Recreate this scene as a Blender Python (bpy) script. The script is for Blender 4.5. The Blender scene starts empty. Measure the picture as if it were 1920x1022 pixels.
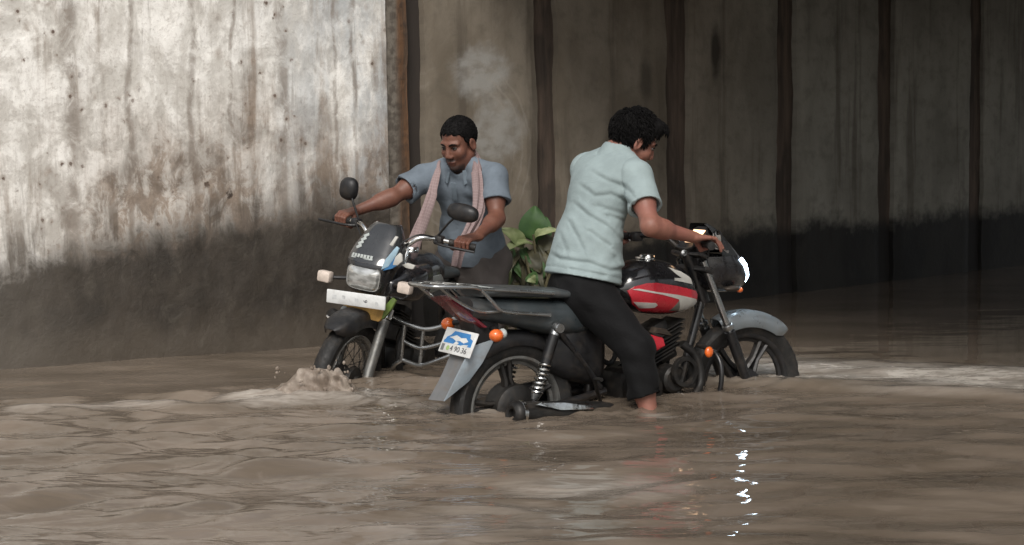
import bpy, bmesh, math, random
import numpy as np
from mathutils import Matrix, Vector
random.seed(7)
rng = np.random.default_rng(11)
scene = bpy.context.scene
COL = scene.collection
PI = math.pi
V3 = lambda *a: np.array(a, float)

# ------------------------------------------------------------------ camera
W, H, F = 1920., 1022., 3464.
CAM_H = 1.3
PITCH = math.atan((511 - 200) / F)
ROLL = math.radians(0.8)
_r = V3(1, 0, 0); _f = V3(0, math.cos(PITCH), -math.sin(PITCH)); _u = V3(0, math.sin(PITCH), math.cos(PITCH))
CR = _r * math.cos(ROLL) - _u * math.sin(ROLL)
CU = _u * math.cos(ROLL) + _r * math.sin(ROLL)
CC = V3(0, 0, CAM_H)
cam = bpy.data.cameras.new('camera')
cam.sensor_width = 36; cam.lens = 36 * F / W; cam.clip_start = 0.05; cam.clip_end = 500
cam_ob = bpy.data.objects.new('camera', cam); COL.objects.link(cam_ob)
cam_ob.matrix_world = Matrix(((CR[0], CU[0], -_f[0], 0), (CR[1], CU[1], -_f[1], 0), (CR[2], CU[2], -_f[2], CAM_H), (0, 0, 0, 1)))
scene.camera = cam_ob

def ray(px, py): return _f + CR * (px - 960) / F - CU * (py - 511) / F
def at_z(px, py, z=0.): d = ray(px, py); return CC + d * (z - CAM_H) / d[2]
def at_y(px, py, y): d = ray(px, py); return CC + d * y / d[1]
def at_plane(px, py, P, n): d = ray(px, py); return CC + d * (np.dot(P - CC, n) / np.dot(d, n))

class Frame:
    def __init__(s, O, yaw, lean=0.):
        s.O = np.array(O, float); c, sn = math.cos(yaw), math.sin(yaw)
        s.x = V3(c, sn, 0); y = V3(-sn, c, 0); z = V3(0, 0, 1.)
        cl, sl = math.cos(lean), math.sin(lean)
        s.y = y * cl + z * sl; s.z = z * cl - y * sl
    def at(s, px, py, v):
        P = at_plane(px, py, s.O + s.y * v, s.y) - s.O
        return float(P @ s.x), float(P @ s.z)
    def w(s, u, v, z): return s.O + s.x * u + s.y * v + s.z * z
    def mat(s):
        return Matrix(((s.x[0], s.y[0], s.z[0], s.O[0]), (s.x[1], s.y[1], s.z[1], s.O[1]), (s.x[2], s.y[2], s.z[2], s.O[2]), (0, 0, 0, 1)))

# ------------------------------------------------------------------ object helpers
def tag(o, label=None, cat=None, kind=None, group=None):
    if label: o['label'] = label
    if cat: o['category'] = cat
    if kind: o['kind'] = kind
    if group: o['group'] = group
    return o
def empty(name, mat, label, cat):
    o = bpy.data.objects.new(name, None); COL.objects.link(o); o.matrix_world = mat
    o.empty_display_size = .1
    return tag(o, label, cat)
def link_mesh(name, me, mat, parent=None, smooth=True, angle=40):
    if mat is not None: me.materials.append(mat)
    if smooth:
        me.shade_smooth()
        if angle: me.set_sharp_from_angle(angle=math.radians(angle))
    o = bpy.data.objects.new(name, me); COL.objects.link(o)
    if parent is not None: o.parent = parent
    return o

class MB:
    """collects lofts, tubes, boxes and prisms, then links them as one mesh object"""
    def __init__(s): s.v = []; s.f = []
    def add(s, vs, fs):
        b = len(s.v); s.v += [tuple(map(float, p)) for p in vs]; s.f += [tuple(b + i for i in f) for f in fs]; return s
    def loft(s, rings, cap=True, close=True):
        n = len(rings[0]); vs = [p for r in rings for p in r]; fs = []
        for i in range(len(rings) - 1):
            for j in range(n if close else n - 1):
                a = i * n + j; b = i * n + (j + 1) % n
                fs.append((a, b, b + n, a + n))
        if cap and close:
            fs.append(tuple(range(n))[::-1]); m = (len(rings) - 1) * n; fs.append(tuple(range(m, m + n)))
        return s.add(vs, fs)
    def tube(s, path, r, n=10, sub=4, squash=None):
        P = [np.array(p, float) for p in path]
        R = list(r) if hasattr(r, '__len__') else [r] * len(P)
        if sub > 1 and len(P) > 2:
            Q = []; RR = []
            for i in range(len(P) - 1):
                p0, p1, p2, p3 = P[max(i - 1, 0)], P[i], P[i + 1], P[min(i + 2, len(P) - 1)]
                for k in range(sub):
                    t = k / sub
                    Q.append(.5 * (2 * p1 + (p2 - p0) * t + (2 * p0 - 5 * p1 + 4 * p2 - p3) * t * t + (3 * p1 - p0 - 3 * p2 + p3) * t ** 3))
                    RR.append(R[i] + (R[i + 1] - R[i]) * t)
            Q.append(P[-1]); RR.append(R[-1]); P, R = Q, RR
        ref = None; rings = []
        for i, p in enumerate(P):
            t = P[min(i + 1, len(P) - 1)] - P[max(i - 1, 0)]; t /= np.linalg.norm(t) + 1e-9
            if ref is None: ref = V3(0, 0, 1) if abs(t[2]) < .9 else V3(1, 0, 0)
            a = np.cross(t, ref); a /= np.linalg.norm(a) + 1e-9; b = np.cross(a, t); ref = b
            rings.append([p + (a * math.cos(q) + b * math.sin(q)) * R[i] for q in np.arange(n) * 2 * PI / n])
        return s.loft(rings)
    def lathe(s, prof, o, ax, n=32, jag=None):
        """prof: (radius, offset along axis) open profile"""
        o = np.array(o, float); ax = np.array(ax, float); ax /= np.linalg.norm(ax)
        a = np.cross(ax, V3(0, 0, 1) if abs(ax[2]) < .9 else V3(1, 0, 0)); a /= np.linalg.norm(a); b = np.cross(ax, a)
        rings = []
        for k in range(n):
            q = 2 * PI * k / n; d = a * math.cos(q) + b * math.sin(q)
            rings.append([o + d * (rr + (jag(k, i) if jag else 0)) + ax * h for i, (rr, h) in enumerate(prof)])
        m = len(prof); fs = []
        for k in range(n):
            for i in range(m - 1):
                a0 = k * m + i; b0 = ((k + 1) % n) * m + i
                fs.append((a0, b0, b0 + 1, a0 + 1))
        return s.add([p for r in rings for p in r], fs)
    def box(s, c, size, rot=None, bev=.004):
        bm = bmesh.new(); bmesh.ops.create_cube(bm, size=1)
        for v in bm.verts: v.co = Vector((v.co.x * size[0], v.co.y * size[1], v.co.z * size[2]))
        if bev: bmesh.ops.bevel(bm, geom=bm.edges[:], offset=min(bev, min(size) * .45), segments=2, affect='EDGES', profile=.5)
        M = rot if rot is not None else Matrix.Identity(3)
        vs = [tuple(M @ v.co + Vector(c)) for v in bm.verts]; bm.verts.index_update()
        fs = [tuple(v.index for v in f.verts) for f in bm.faces]; bm.free()
        return s.add(vs, fs)
    def prism(s, poly, ext, bev=0):
        poly = [np.array(p, float) for p in poly]; ext = np.array(ext, float); n = len(poly)
        bm = bmesh.new(); a = [bm.verts.new(p) for p in poly]; b = [bm.verts.new(p + ext) for p in poly]
        bm.faces.new(a[::-1]); bm.faces.new(b)
        for i in range(n): bm.faces.new((a[i], a[(i + 1) % n], b[(i + 1) % n], b[i]))
        if bev: bmesh.ops.bevel(bm, geom=bm.edges[:], offset=bev, segments=2, affect='EDGES', profile=.5)
        bmesh.ops.triangulate(bm, faces=[f for f in bm.faces if len(f.verts) > 4])
        bm.verts.index_update()
        s.add([tuple(v.co) for v in bm.verts], [tuple(v.index for v in f.verts) for f in bm.faces]); bm.free(); return s
    def build(s, name, mat, parent=None, angle=40, label=None):
        me = bpy.data.meshes.new(name); me.from_pydata(s.v, [], s.f); me.update()
        bm = bmesh.new(); bm.from_mesh(me); bmesh.ops.recalc_face_normals(bm, faces=bm.faces[:]); bm.to_mesh(me); bm.free()
        o = link_mesh(name, me, mat, parent, True, angle)
        if label: o['label'] = label
        return o

def patch(polyuz, vfun, side, thick=.003, cuts=4):
    """thin panel that follows the curved flank v = vfun(u, z)"""
    bm = bmesh.new(); vs = [bm.verts.new((p[0], 0, p[1])) for p in polyuz]
    f = bm.faces.new(vs); bmesh.ops.triangulate(bm, faces=[f])
    for _ in range(cuts):
        lng = [e for e in bm.edges if e.calc_length() > .02]
        if not lng: break
        bmesh.ops.subdivide_edges(bm, edges=lng, cuts=1, use_grid_fill=True)
        bmesh.ops.triangulate(bm, faces=bm.faces[:])
    for v in bm.verts: v.co.y = side * (vfun(v.co.x, v.co.z) + thick)
    ed = [e for e in bm.edges if e.is_boundary]
    r = bmesh.ops.extrude_edge_only(bm, edges=ed)
    for g in r['geom']:
        if isinstance(g, bmesh.types.BMVert): g.co.y -= side * .012
    bm.verts.index_update()
    m = MB(); m.add([tuple(v.co) for v in bm.verts], [tuple(v.index for v in f.verts) for f in bm.faces]); bm.free()
    return m

def text_mesh(body, size, thick=.001):
    cu = bpy.data.curves.new('lettering', 'FONT'); cu.body = body; cu.size = size; cu.extrude = thick
    cu.align_x = 'CENTER'; cu.align_y = 'CENTER'; cu.resolution_u = 3
    o = bpy.data.objects.new('lettering', cu); COL.objects.link(o)
    dg = bpy.context.evaluated_depsgraph_get(); dg.update()
    me = bpy.data.meshes.new_from_object(o.evaluated_get(dg)); bpy.data.objects.remove(o)
    vs = [tuple(v.co) for v in me.vertices]; fs = [tuple(p.vertices) for p in me.polygons]
    bpy.data.meshes.remove(me); return vs, fs

# ------------------------------------------------------------------ node materials
class NB:
    def __init__(s, name):
        s.m = bpy.data.materials.new(name); s.m.use_nodes = True; s.t = s.m.node_tree; s.n = s.t.nodes; s.n.clear()
        s.out = s.n.new('ShaderNodeOutputMaterial'); s.b = s.n.new('ShaderNodeBsdfPrincipled')
        s.b.name = 'Principled BSDF'; s.t.links.new(s.b.outputs[0], s.out.inputs[0])
    def put(s, sock, v):
        if hasattr(v, 'is_output'): s.t.links.new(v, sock)
        elif isinstance(v, (tuple, list)): sock.default_value = (*v, 1) if len(v) == 3 and sock.type == 'RGBA' else v
        else: sock.default_value = v
    def set(s, **k):
        for a, v in k.items(): s.put(s.b.inputs[a.replace('_', ' ')], v)
        return s
    def coord(s, which='Object'): return s.n.new('ShaderNodeTexCoord').outputs[which]
    def mapping(s, vec, scale=(1, 1, 1), loc=(0, 0, 0), rot=(0, 0, 0)):
        m = s.n.new('ShaderNodeMapping'); s.t.links.new(vec, m.inputs[0])
        m.inputs['Scale'].default_value = scale; m.inputs['Location'].default_value = loc; m.inputs['Rotation'].default_value = rot
        return m.outputs[0]
    def noise(s, vec, scale=5, detail=5, rough=.55, dist=0., col=False):
        m = s.n.new('ShaderNodeTexNoise'); s.t.links.new(vec, m.inputs['Vector'])
        m.inputs['Scale'].default_value = scale; m.inputs['Detail'].default_value = detail
        m.inputs['Roughness'].default_value = rough; m.inputs['Distortion'].default_value = dist
        return m.outputs['Color' if col else 'Fac']
    def vor(s, vec, scale, feat='F1', rnd=1.):
        m = s.n.new('ShaderNodeTexVoronoi'); s.t.links.new(vec, m.inputs['Vector']); m.feature = feat
        m.inputs['Scale'].default_value = scale; m.inputs['Randomness'].default_value = rnd; return m.outputs['Distance']
    def math(s, op, a, b=0., clamp=False):
        m = s.n.new('ShaderNodeMath'); m.operation = op; m.use_clamp = clamp; s.put(m.inputs[0], a); s.put(m.inputs[1], b); return m.outputs[0]
    def mapr(s, v, a, b, c=0., d=1., smooth=True):
        m = s.n.new('ShaderNodeMapRange'); s.put(m.inputs['Value'], v)
        if smooth: m.interpolation_type = 'SMOOTHSTEP'
        for k, x in zip(('From Min', 'From Max', 'To Min', 'To Max'), (a, b, c, d)): s.put(m.inputs[k], x)
        return m.outputs[0]
    def mix(s, fac, a, b):
        m = s.n.new('ShaderNodeMix'); m.data_type = 'RGBA'; s.put(m.inputs[0], fac); s.put(m.inputs[6], a); s.put(m.inputs[7], b); return m.outputs[2]
    def sep(s, vec):
        m = s.n.new('ShaderNodeSeparateXYZ'); s.t.links.new(vec, m.inputs[0]); return m.outputs
    def bump(s, h, strength=.3, dist=.01, nrm=None):
        m = s.n.new('ShaderNodeBump'); s.put(m.inputs['Height'], h); m.inputs['Strength'].default_value = strength; m.inputs['Distance'].default_value = dist
        if nrm is not None: s.t.links.new(nrm, m.inputs['Normal'])
        return m.outputs[0]
    def attr(s, name):
        m = s.n.new('ShaderNodeAttribute'); m.attribute_name = name; return m.outputs

def simple(name, col, rough=.5, metal=0., var=.25, scale=14, grime=None, coat=0., bump=0., bscale=60):
    nb = NB(name); c = nb.coord(); n = nb.noise(c, scale, 4, .6)
    lo = tuple(x * (1 - var) for x in col); hi = tuple(min(1, x * (1 + var)) for x in col)
    cc = nb.mix(nb.mapr(n, .3, .7), lo, hi)
    rr = nb.mapr(nb.noise(c, scale * 2.3, 3), .3, .7, max(0, rough - .09), min(1, rough + .12))
    if grime is not None:
        g = nb.mapr(nb.noise(c, scale * .6, 6, .7, .6), .46, .72, 0, grime[1]); cc = nb.mix(g, cc, grime[0]); rr = nb.math('ADD', rr, nb.math('MULTIPLY', g, .4), True)
    nb.set(Base_Color=cc, Roughness=rr, Metallic=metal, Coat_Weight=coat, Coat_Roughness=.06)
    if bump: nb.set(Normal=nb.bump(nb.noise(c, bscale, 4, .6), bump, .004))
    return nb.m
MUD = (.16, .12, .085)
M = {}
M['black_paint'] = simple('gloss_black_paint', (.012, .012, .014), .22, 0, .3, 9, (MUD, .12), coat=.8)
M['black_plastic'] = simple('black_plastic', (.010, .010, .011), .45, 0, .3, 20, (MUD, .14), bump=.06)
M['rubber'] = simple('tyre_rubber', (.010, .0095, .009), .65, 0, .3, 25, (MUD, .2), bump=.25, bscale=90)
M['dark_metal'] = simple('dark_engine_metal', (.020, .019, .018), .5, .4, .4, 18, ((.06, .046, .034), .5), bump=.1)
M['frame_paint'] = simple('black_frame_paint', (.010, .010, .011), .35, 0, .3, 18, (MUD, .2), coat=.3)
M['chrome'] = simple('chrome', (.72, .72, .70), .14, 1., .12, 25, ((.2, .16, .12), .3))
M['steel'] = simple('dull_steel', (.42, .43, .43), .25, .95, .08, 5)
M['alloy'] = simple('grey_alloy', (.22, .22, .21), .42, .7, .2, 25, (MUD, .5))
M['silver_paint'] = simple('grey_silver_paint', (.20, .225, .24), .32, .35, .12, 8, (MUD, .35), coat=.4)
M['flap_grey'] = simple('grey_mudguard_plastic', (.135, .14, .145), .45, 0, .15, 9, (MUD, .45), bump=.05)
M['flap_side'] = simple('pale_mudguard_edge', (.27, .32, .36), .4, 0, .12, 9, (MUD, .35))
M['slate'] = simple('slate_tail_panel', (.034, .042, .046), .36, 0, .2, 9, (MUD, .2), coat=.35)
M['seat'] = simple('wet_seat_vinyl', (.05, .058, .062), .36, 0, .25, 12, (MUD, .2), bump=.12, bscale=120)
M['red'] = simple('red_paint', (.52, .018, .035), .25, 0, .1, 9, (MUD, .08), coat=.7)
M['dark_red'] = simple('tail_lamp_red', (.16, .012, .022), .16, 0, .2, 30, None, coat=.8)
M['decal_white'] = simple('decal_pale_grey', (.55, .54, .50), .35, 0, .08, 12, (MUD, .15))
M['decal_grey'] = simple('decal_olive_grey', (.17, .17, .145), .35, 0, .1, 12)
M['decal_blue'] = simple('decal_blue', (.06, .20, .42), .3, 0, .12, 12)
M['decal_sky'] = simple('decal_pale_blue', (.32, .46, .55), .3, 0, .12, 12)
M['orange'] = simple('orange_lens', (.75, .14, .02), .2, 0, .15, 30, None, coat=.7)
M['pale_lens'] = simple('pale_indicator_lens', (.62, .53, .46), .22, 0, .12, 26, (MUD, .15), coat=.5)
M['plate_white'] = simple('plate_white', (.66, .67, .66), .4, 0, .07, 20, ((.35, .33, .3), .5))
M['plate_blue'] = simple('plate_blue', (.035, .19, .46), .4, 0, .15, 22)
M['ink'] = simple('plate_ink', (.05, .05, .055), .5, 0, .2, 20)
M['green_ink'] = simple('green_ink', (.30, .42, .16), .5, 0, .2, 20)
M['yellow'] = simple('yellow_fabric', (.46, .27, .075), .65, 0, .3, 16, (MUD, .5), bump=.2)
M['lime'] = simple('lime_fabric', (.10, .16, .03), .6, 0, .25, 16, (MUD, .3))
M['mirror'] = simple('mirror_glass', (.75, .76, .75), .05, 1., .03, 8)
M['pale_plastic'] = simple('pale_grey_plastic', (.38, .41, .40), .4, 0, .1, 14, (MUD, .2))
M['brown_metal'] = simple('muddy_brown_metal', (.045, .034, .026), .6, .3, .3, 22, (MUD, .3))
M['visor'] = simple('smoked_visor', (.03, .032, .034), .12, 0, .2, 8, None, coat=1.)

nb = NB('headlamp_glass'); c = nb.coord()
nb.set(Base_Color=nb.mix(nb.mapr(nb.noise(nb.mapping(c, (1, 2, 5)), 9, 2), .35, .65), (.36, .36, .34), (.66, .66, .64)), Metallic=.65, Roughness=.12, Coat_Weight=1., Coat_Roughness=.03); M['lamp_glass'] = nb.m
def emit(name, col, st):
    nb = NB(name); nb.set(Base_Color=col, Emission_Color=col, Emission_Strength=st, Roughness=.2); return nb.m
M['lamp_lit'] = emit('lit_headlamp', (.66, .84, 1.), 26.)
M['dash_lit'] = emit('lit_instrument', (1., .62, .36), 1.6)

def cloth(name, col, weave=420, rough=.85, var=.1, wet=None):
    nb = NB(name); c = nb.coord()
    n = nb.noise(c, 7, 5, .6); cc = nb.mix(nb.mapr(n, .32, .68), tuple(x * (1 - var) for x in col), tuple(x * (1 + var) for x in col))
    if wet is not None:
        z = nb.sep(c)[2]; w = nb.mapr(nb.math('ADD', z, nb.math('MULTIPLY', nb.noise(c, 6), .12)), wet[0], wet[1], 1, 0)
        cc = nb.mix(nb.math('MULTIPLY', w, .6), cc, tuple(x * .4 for x in col))
    b1 = nb.bump(nb.noise(nb.mapping(c, (1, 1, 1.5)), 13, 4, .55, 1.2), .38, .010)
    b2 = nb.bump(nb.noise(c, weave, 2), .12, .001, b1)
    nb.set(Base_Color=cc, Roughness=rough, Sheen_Weight=.02, Specular_IOR_Level=.15, Normal=b2); return nb.m
M['shirt_mint'] = cloth('pale_mint_cotton', (.275, .335, .338))
M['shirt_blue'] = cloth('blue_grey_polo_cotton', (.14, .168, .198), var=.16)
M['collar_blue'] = cloth('blue_grey_collar', (.145, .178, .208))
M['trousers_black'] = cloth('black_trouser_cloth', (.0075, .0075, .008), rough=.8, wet=(.35, .75))
M['trousers_brown'] = cloth('grey_brown_trouser_cloth', (.075, .066, .062))
nb = NB('pink_checked_towel'); c = nb.coord('UV'); sp = nb.sep(c)
chk = nb.math('MULTIPLY', nb.mapr(nb.math('SINE', nb.math('MULTIPLY', sp[0], 140.)), .2, .9), .5)
chk2 = nb.math('MULTIPLY', nb.mapr(nb.math('SINE', nb.math('MULTIPLY', sp[1], 110.)), .2, .9), .5)
nb.set(Base_Color=nb.mix(nb.math('ADD', chk, chk2), (.25, .182, .178), (.315, .24, .235)), Roughness=.9, Normal=nb.bump(nb.noise(nb.coord(), 60, 4), .5, .004)); M['towel'] = nb.m

def skin(name, col, red):
    nb = NB(name); c = nb.coord(); n = nb.noise(c, 24, 5, .6)
    cc = nb.mix(nb.mapr(n, .3, .7), tuple(x * .88 for x in col), tuple(x * 1.12 for x in col))
    cc = nb.mix(nb.mapr(nb.noise(c, 7, 3), .4, .75, 0, .45), cc, red)
    a = nb.n.new('ShaderNodeAttribute'); a.attribute_name = 'marks'; s3 = nb.n.new('ShaderNodeSeparateColor'); nb.t.links.new(a.outputs['Color'], s3.inputs[0])
    cc = nb.mix(s3.outputs[0], cc, (.028, .02, .018)); cc = nb.mix(s3.outputs[1], cc, (.17, .06, .055))
    nb.set(Base_Color=cc, Roughness=.5, Specular_IOR_Level=.4, Normal=nb.bump(nb.noise(c, 160, 3), .12, .002))
    nb.set(Subsurface_Weight=.08, Subsurface_Radius=(.012, .005, .003), Subsurface_Scale=.5)
    return nb.m
M['skin_light'] = skin('warm_brown_skin', (.25, .112, .080), (.275, .10, .085))
M['skin_dark'] = skin('dark_brown_skin', (.165, .072, .048), (.18, .07, .055))
M['hair'] = simple('black_hair', (.006, .0055, .0055), .75, 0, .4, 60, None, bump=.5, bscale=220)
M['hair'].node_tree.nodes['Principled BSDF'].inputs['Specular IOR Level'].default_value = .12
M['eye_white'] = simple('eye_white', (.20, .17, .155), .45, 0, .05)
M['iris'] = simple('dark_iris', (.02, .012, .01), .15, 0, .1)
# ================================================================== light
world = bpy.data.worlds.new('World'); scene.world = world; world.use_nodes = True
wn = world.node_tree.nodes; wl = world.node_tree.links
bg = wn['Background']; sky = wn.new('ShaderNodeTexSky'); sky.sky_type = 'NISHITA'; sky.sun_disc = False
SUN_EL = math.radians(46); SUN_DIR = V3(-.08, -1, 0); SUN_DIR /= np.linalg.norm(SUN_DIR)
sky.sun_elevation = SUN_EL; sky.sun_rotation = math.atan2(SUN_DIR[0], SUN_DIR[1]); sky.altitude = 100; sky.dust_density = 4.; sky.air_density = 1.2
hs = wn.new('ShaderNodeHueSaturation'); hs.inputs['Saturation'].default_value = .3     # cloud-grey sky
wl.new(sky.outputs[0], hs.inputs['Color']); wl.new(hs.outputs[0], bg.inputs[0]); bg.inputs[1].default_value = 0.10
sun = bpy.data.lights.new('sun', 'SUN'); sun.energy = 1.3; sun.angle = math.radians(25); sun.color = (1., .95, .88)
sun_ob = bpy.data.objects.new('sun', sun); COL.objects.link(sun_ob)
sd = V3(SUN_DIR[0] * math.cos(SUN_EL), SUN_DIR[1] * math.cos(SUN_EL), math.sin(SUN_EL))
sun_ob.rotation_euler = Vector(tuple(sd)).to_track_quat('Z', 'Y').to_euler()
sun_ob.location = (-6, -6, 12)
vs = scene.view_settings; vs.view_transform = 'Standard'; vs.look = 'None'; vs.gamma = 1; vs.use_curve_mapping = False
vs.exposure = 0.52

# ================================================================== walls
P0 = at_z(735, 640); P0[2] = 0
WD = V3(math.cos(.7285), math.sin(.7285), 0)            # along the panelled wall, away from the camera
WN = V3(WD[1], -WD[0], 0)                               # its face, towards the road
LD = V3(-math.cos(.45), -math.sin(.45), 0)            # along the plastered wall, towards the camera
LN = V3(-LD[1], LD[0], 0)
if LN[1] > 0: LN = -LN

def snoise(x, y, seed, octs=5, base=1.):
    """cheap 2-D value noise on arrays"""
    out = 0; amp = 1; tot = 0; fr = base; g = np.random.default_rng(seed)
    for o in range(octs):
        L = g.random((64, 64)); xx = x * fr; yy = y * fr
        i = np.floor(xx).astype(int); j = np.floor(yy).astype(int); u = xx - i; v = yy - j
        u = u * u * (3 - 2 * u); v = v * v * (3 - 2 * v)
        a = L[i % 64, j % 64]; b = L[(i + 1) % 64, j % 64]; c = L[i % 64, (j + 1) % 64]; d = L[(i + 1) % 64, (j + 1) % 64]
        out = out + amp * ((a * (1 - u) + b * u) * (1 - v) + (c * (1 - u) + d * u) * v); tot += amp; amp *= .55; fr *= 2.03
    return out / tot - .5

def wall_sheet(name, mat, parent, origin, along, face, s0, s1, z0, z1, step, thick, disp, ragged=0., seed=3):
    """a slab of wall: relief front, plain sides and back; UV = metres along and up"""
    ns = max(2, int((s1 - s0) / step)); nz = max(2, int((z1 - z0) / step))
    S, Z = np.meshgrid(np.linspace(s0, s1, ns + 1), np.linspace(z0, z1, nz + 1), indexing='ij')
    D = snoise(S, Z, seed, 5, 1.6) * disp + snoise(S * 1.0, Z * .4, seed + 1, 4, 7.) * disp * .5
    SS = S.copy()
    if ragged:
        e0 = np.exp(-((S - s0) / .05) ** 2); e1 = np.exp(-((S - s1) / .05) ** 2)
        r0 = snoise(Z * 0 + seed, Z, seed + 5, 5, 3.) * ragged; r1 = snoise(Z * 0 + seed + 9, Z, seed + 6, 5, 3.) * ragged
        SS = S + e0 * r0 + e1 * r1; D = D - (e0 + e1) * .012
    P = origin[None, None] + SS[..., None] * along + D[..., None] * face; P[..., 2] = Z
    B = origin[None, None] + SS[..., None] * along - thick * face; B[..., 2] = Z
    nv = (ns + 1) * (nz + 1); idx = np.arange(nv).reshape(ns + 1, nz + 1)
    q = np.stack([idx[:-1, :-1], idx[1:, :-1], idx[1:, 1:], idx[:-1, 1:]], -1).reshape(-1, 4)
    rim = np.concatenate([idx[:, 0], idx[-1, 1:], idx[-2::-1, -1], idx[0, -2:0:-1]])
    bi = {int(v): nv + k for k, v in enumerate(rim)}
    verts = np.concatenate([P.reshape(-1, 3), B.reshape(-1, 3)[rim]])
    faces = [tuple(map(int, f)) for f in q]; n = len(rim)
    for k in range(n):
        a, b = int(rim[k]), int(rim[(k + 1) % n]); faces.append((b, a, bi[a], bi[b]))
    faces.append(tuple(nv + k for k in range(n))[::-1])
    base = V3(*parent.matrix_world.translation) if parent else 0
    me = bpy.data.meshes.new(name); me.from_pydata([tuple(p) for p in verts - base], [], faces); me.update()
    uvl = me.uv_layers.new(name='UVMap'); li = np.empty(len(me.loops), int); me.loops.foreach_get('vertex_index', li)
    uvv = np.concatenate([np.stack([S, Z], -1).reshape(-1, 2), np.stack([S, Z], -1).reshape(-1, 2)[rim]])
    uvl.data.foreach_set('uv', uvv[li].astype(np.float32).ravel())
    bm = bmesh.new(); bm.from_mesh(me); bmesh.ops.recalc_face_normals(bm, faces=bm.faces[:]); bm.to_mesh(me); bm.free()
    return link_mesh(name, me, mat, parent, True, 50)

# --- white plaster, streaked and stained
nb = NB('stained_white_plaster'); uv = nb.coord('UV'); sp = nb.sep(uv); S_, Z_ = nb.math('MULTIPLY', sp[0], 1.16), sp[1]
big = nb.noise(nb.mapping(uv, (1, 1, 1)), 1.7, 6, .62, .3)
blot = nb.noise(nb.mapping(uv, (1, .75, 1), (3, 1, 0)), 5.5, 7, .68, .4)
blot2 = nb.noise(nb.mapping(uv, (1, .6, 1), (9, 4, 0)), 11, 7, .7, .6)
fine = nb.noise(uv, 34, 6, .75)
drip = nb.noise(nb.mapping(uv, (1, .10, 1), (7, 2, 0)), 5.2, 7, .66, .25)
drip2 = nb.noise(nb.mapping(uv, (1, .06, 1), (2, 5, 0)), 14, 6, .66, .2)
SUB = lambda a, b: nb.math('SUBTRACT', a, b)
MUL = lambda a, b: nb.math('MULTIPLY', a, b)
ADD = lambda a, b: nb.math('ADD', a, b)
col = nb.mix(nb.mapr(blot, .40, .60), (.58, .555, .51), (.86, .84, .795))
col = nb.mix(nb.mapr(blot2, .50, .64, 0, .5), col, (.44, .41, .37))
col = nb.mix(nb.mapr(fine, .50, .68, 0, .5), col, (.34, .30, .26))
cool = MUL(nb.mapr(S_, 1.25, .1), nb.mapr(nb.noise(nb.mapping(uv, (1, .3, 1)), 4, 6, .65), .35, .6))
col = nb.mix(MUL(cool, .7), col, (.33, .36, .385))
# run-off streaks: broad brown ones, thin dark ones
st = MUL(nb.mapr(drip, .50, .64), nb.mapr(ADD(big, MUL(SUB(blot2, .5), .6)), .34, .56))
col = nb.mix(MUL(st, .62), col, (.225, .172, .128))
for cs, w, zt in ((2.03, .075, 3.), (1.66, .03, 2.), (1.28, .035, 3.), (1.02, .02, 3.), (.70, .05, 2.), (.36, .022, 3.), (.22, .02, 3.)):
    d = nb.math('ABSOLUTE', SUB(ADD(S_, MUL(SUB(nb.noise(nb.mapping(uv, (1, .4, 1), (cs, 0, 0)), 5, 5), .5), .16)), cs))
    mk_ = MUL(nb.mapr(d, w, w * .15), nb.mapr(blot2, .36, .56, .15, 1.))
    col = nb.mix(MUL(mk_, .62), col, (.20, .165, .135))
st2 = MUL(nb.mapr(drip2, .57, .68), nb.mapr(blot, .40, .58))
col = nb.mix(MUL(st2, .42), col, (.16, .135, .11))
# broad brown tide zone above the waterline stain, patchy and streaky
tz = ADD(Z_, ADD(MUL(SUB(big, .5), -1.5), ADD(MUL(SUB(drip, .5), -1.7), MUL(SUB(blot2, .5), -.8))))
tide = MUL(nb.mapr(tz, 1.56, .88), nb.mapr(ADD(S_, MUL(SUB(blot, .5), .8)), 2.35, 1.75, .12, 1.))
tide = MUL(tide, nb.mapr(blot2, .62, .44, .35, 1.))
col = nb.mix(MUL(tide, .9), col, nb.mix(nb.mapr(blot, .4, .6), (.135, .10, .074), (.25, .19, .142)))
# black wet band with a ragged top that rises to the right
edge = ADD(nb.mapr(S_, 2.5, .3, .53, .80, False), ADD(MUL(SUB(blot, .5), .30), ADD(MUL(SUB(blot2, .5), .26), MUL(SUB(drip2, .5), .10))))
wet = nb.mapr(SUB(Z_, edge), .13, -.12)
wet = nb.math('MAXIMUM', wet, MUL(nb.mapr(SUB(Z_, edge), .30, .0), nb.mapr(drip, .46, .60, 0, .75)))
wcol = nb.mix(nb.mapr(nb.noise(nb.mapping(uv, (1, .6, 1)), 3.5, 6, .65), .35, .65), (.031, .026, .021), (.053, .044, .035))
wcol = nb.mix(nb.mapr(ADD(Z_, MUL(blot, .35)), .46, .22, 0, .8), wcol, (.085, .070, .054))
wcol = nb.mix(nb.mapr(S_, 1.6, 3., 0, .7), wcol, (.13, .115, .097))
wcol = nb.mix(nb.mapr(blot2, .5, .7, 0, .35), wcol, (.10, .088, .07))
col = nb.mix(wet, col, wcol)
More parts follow.
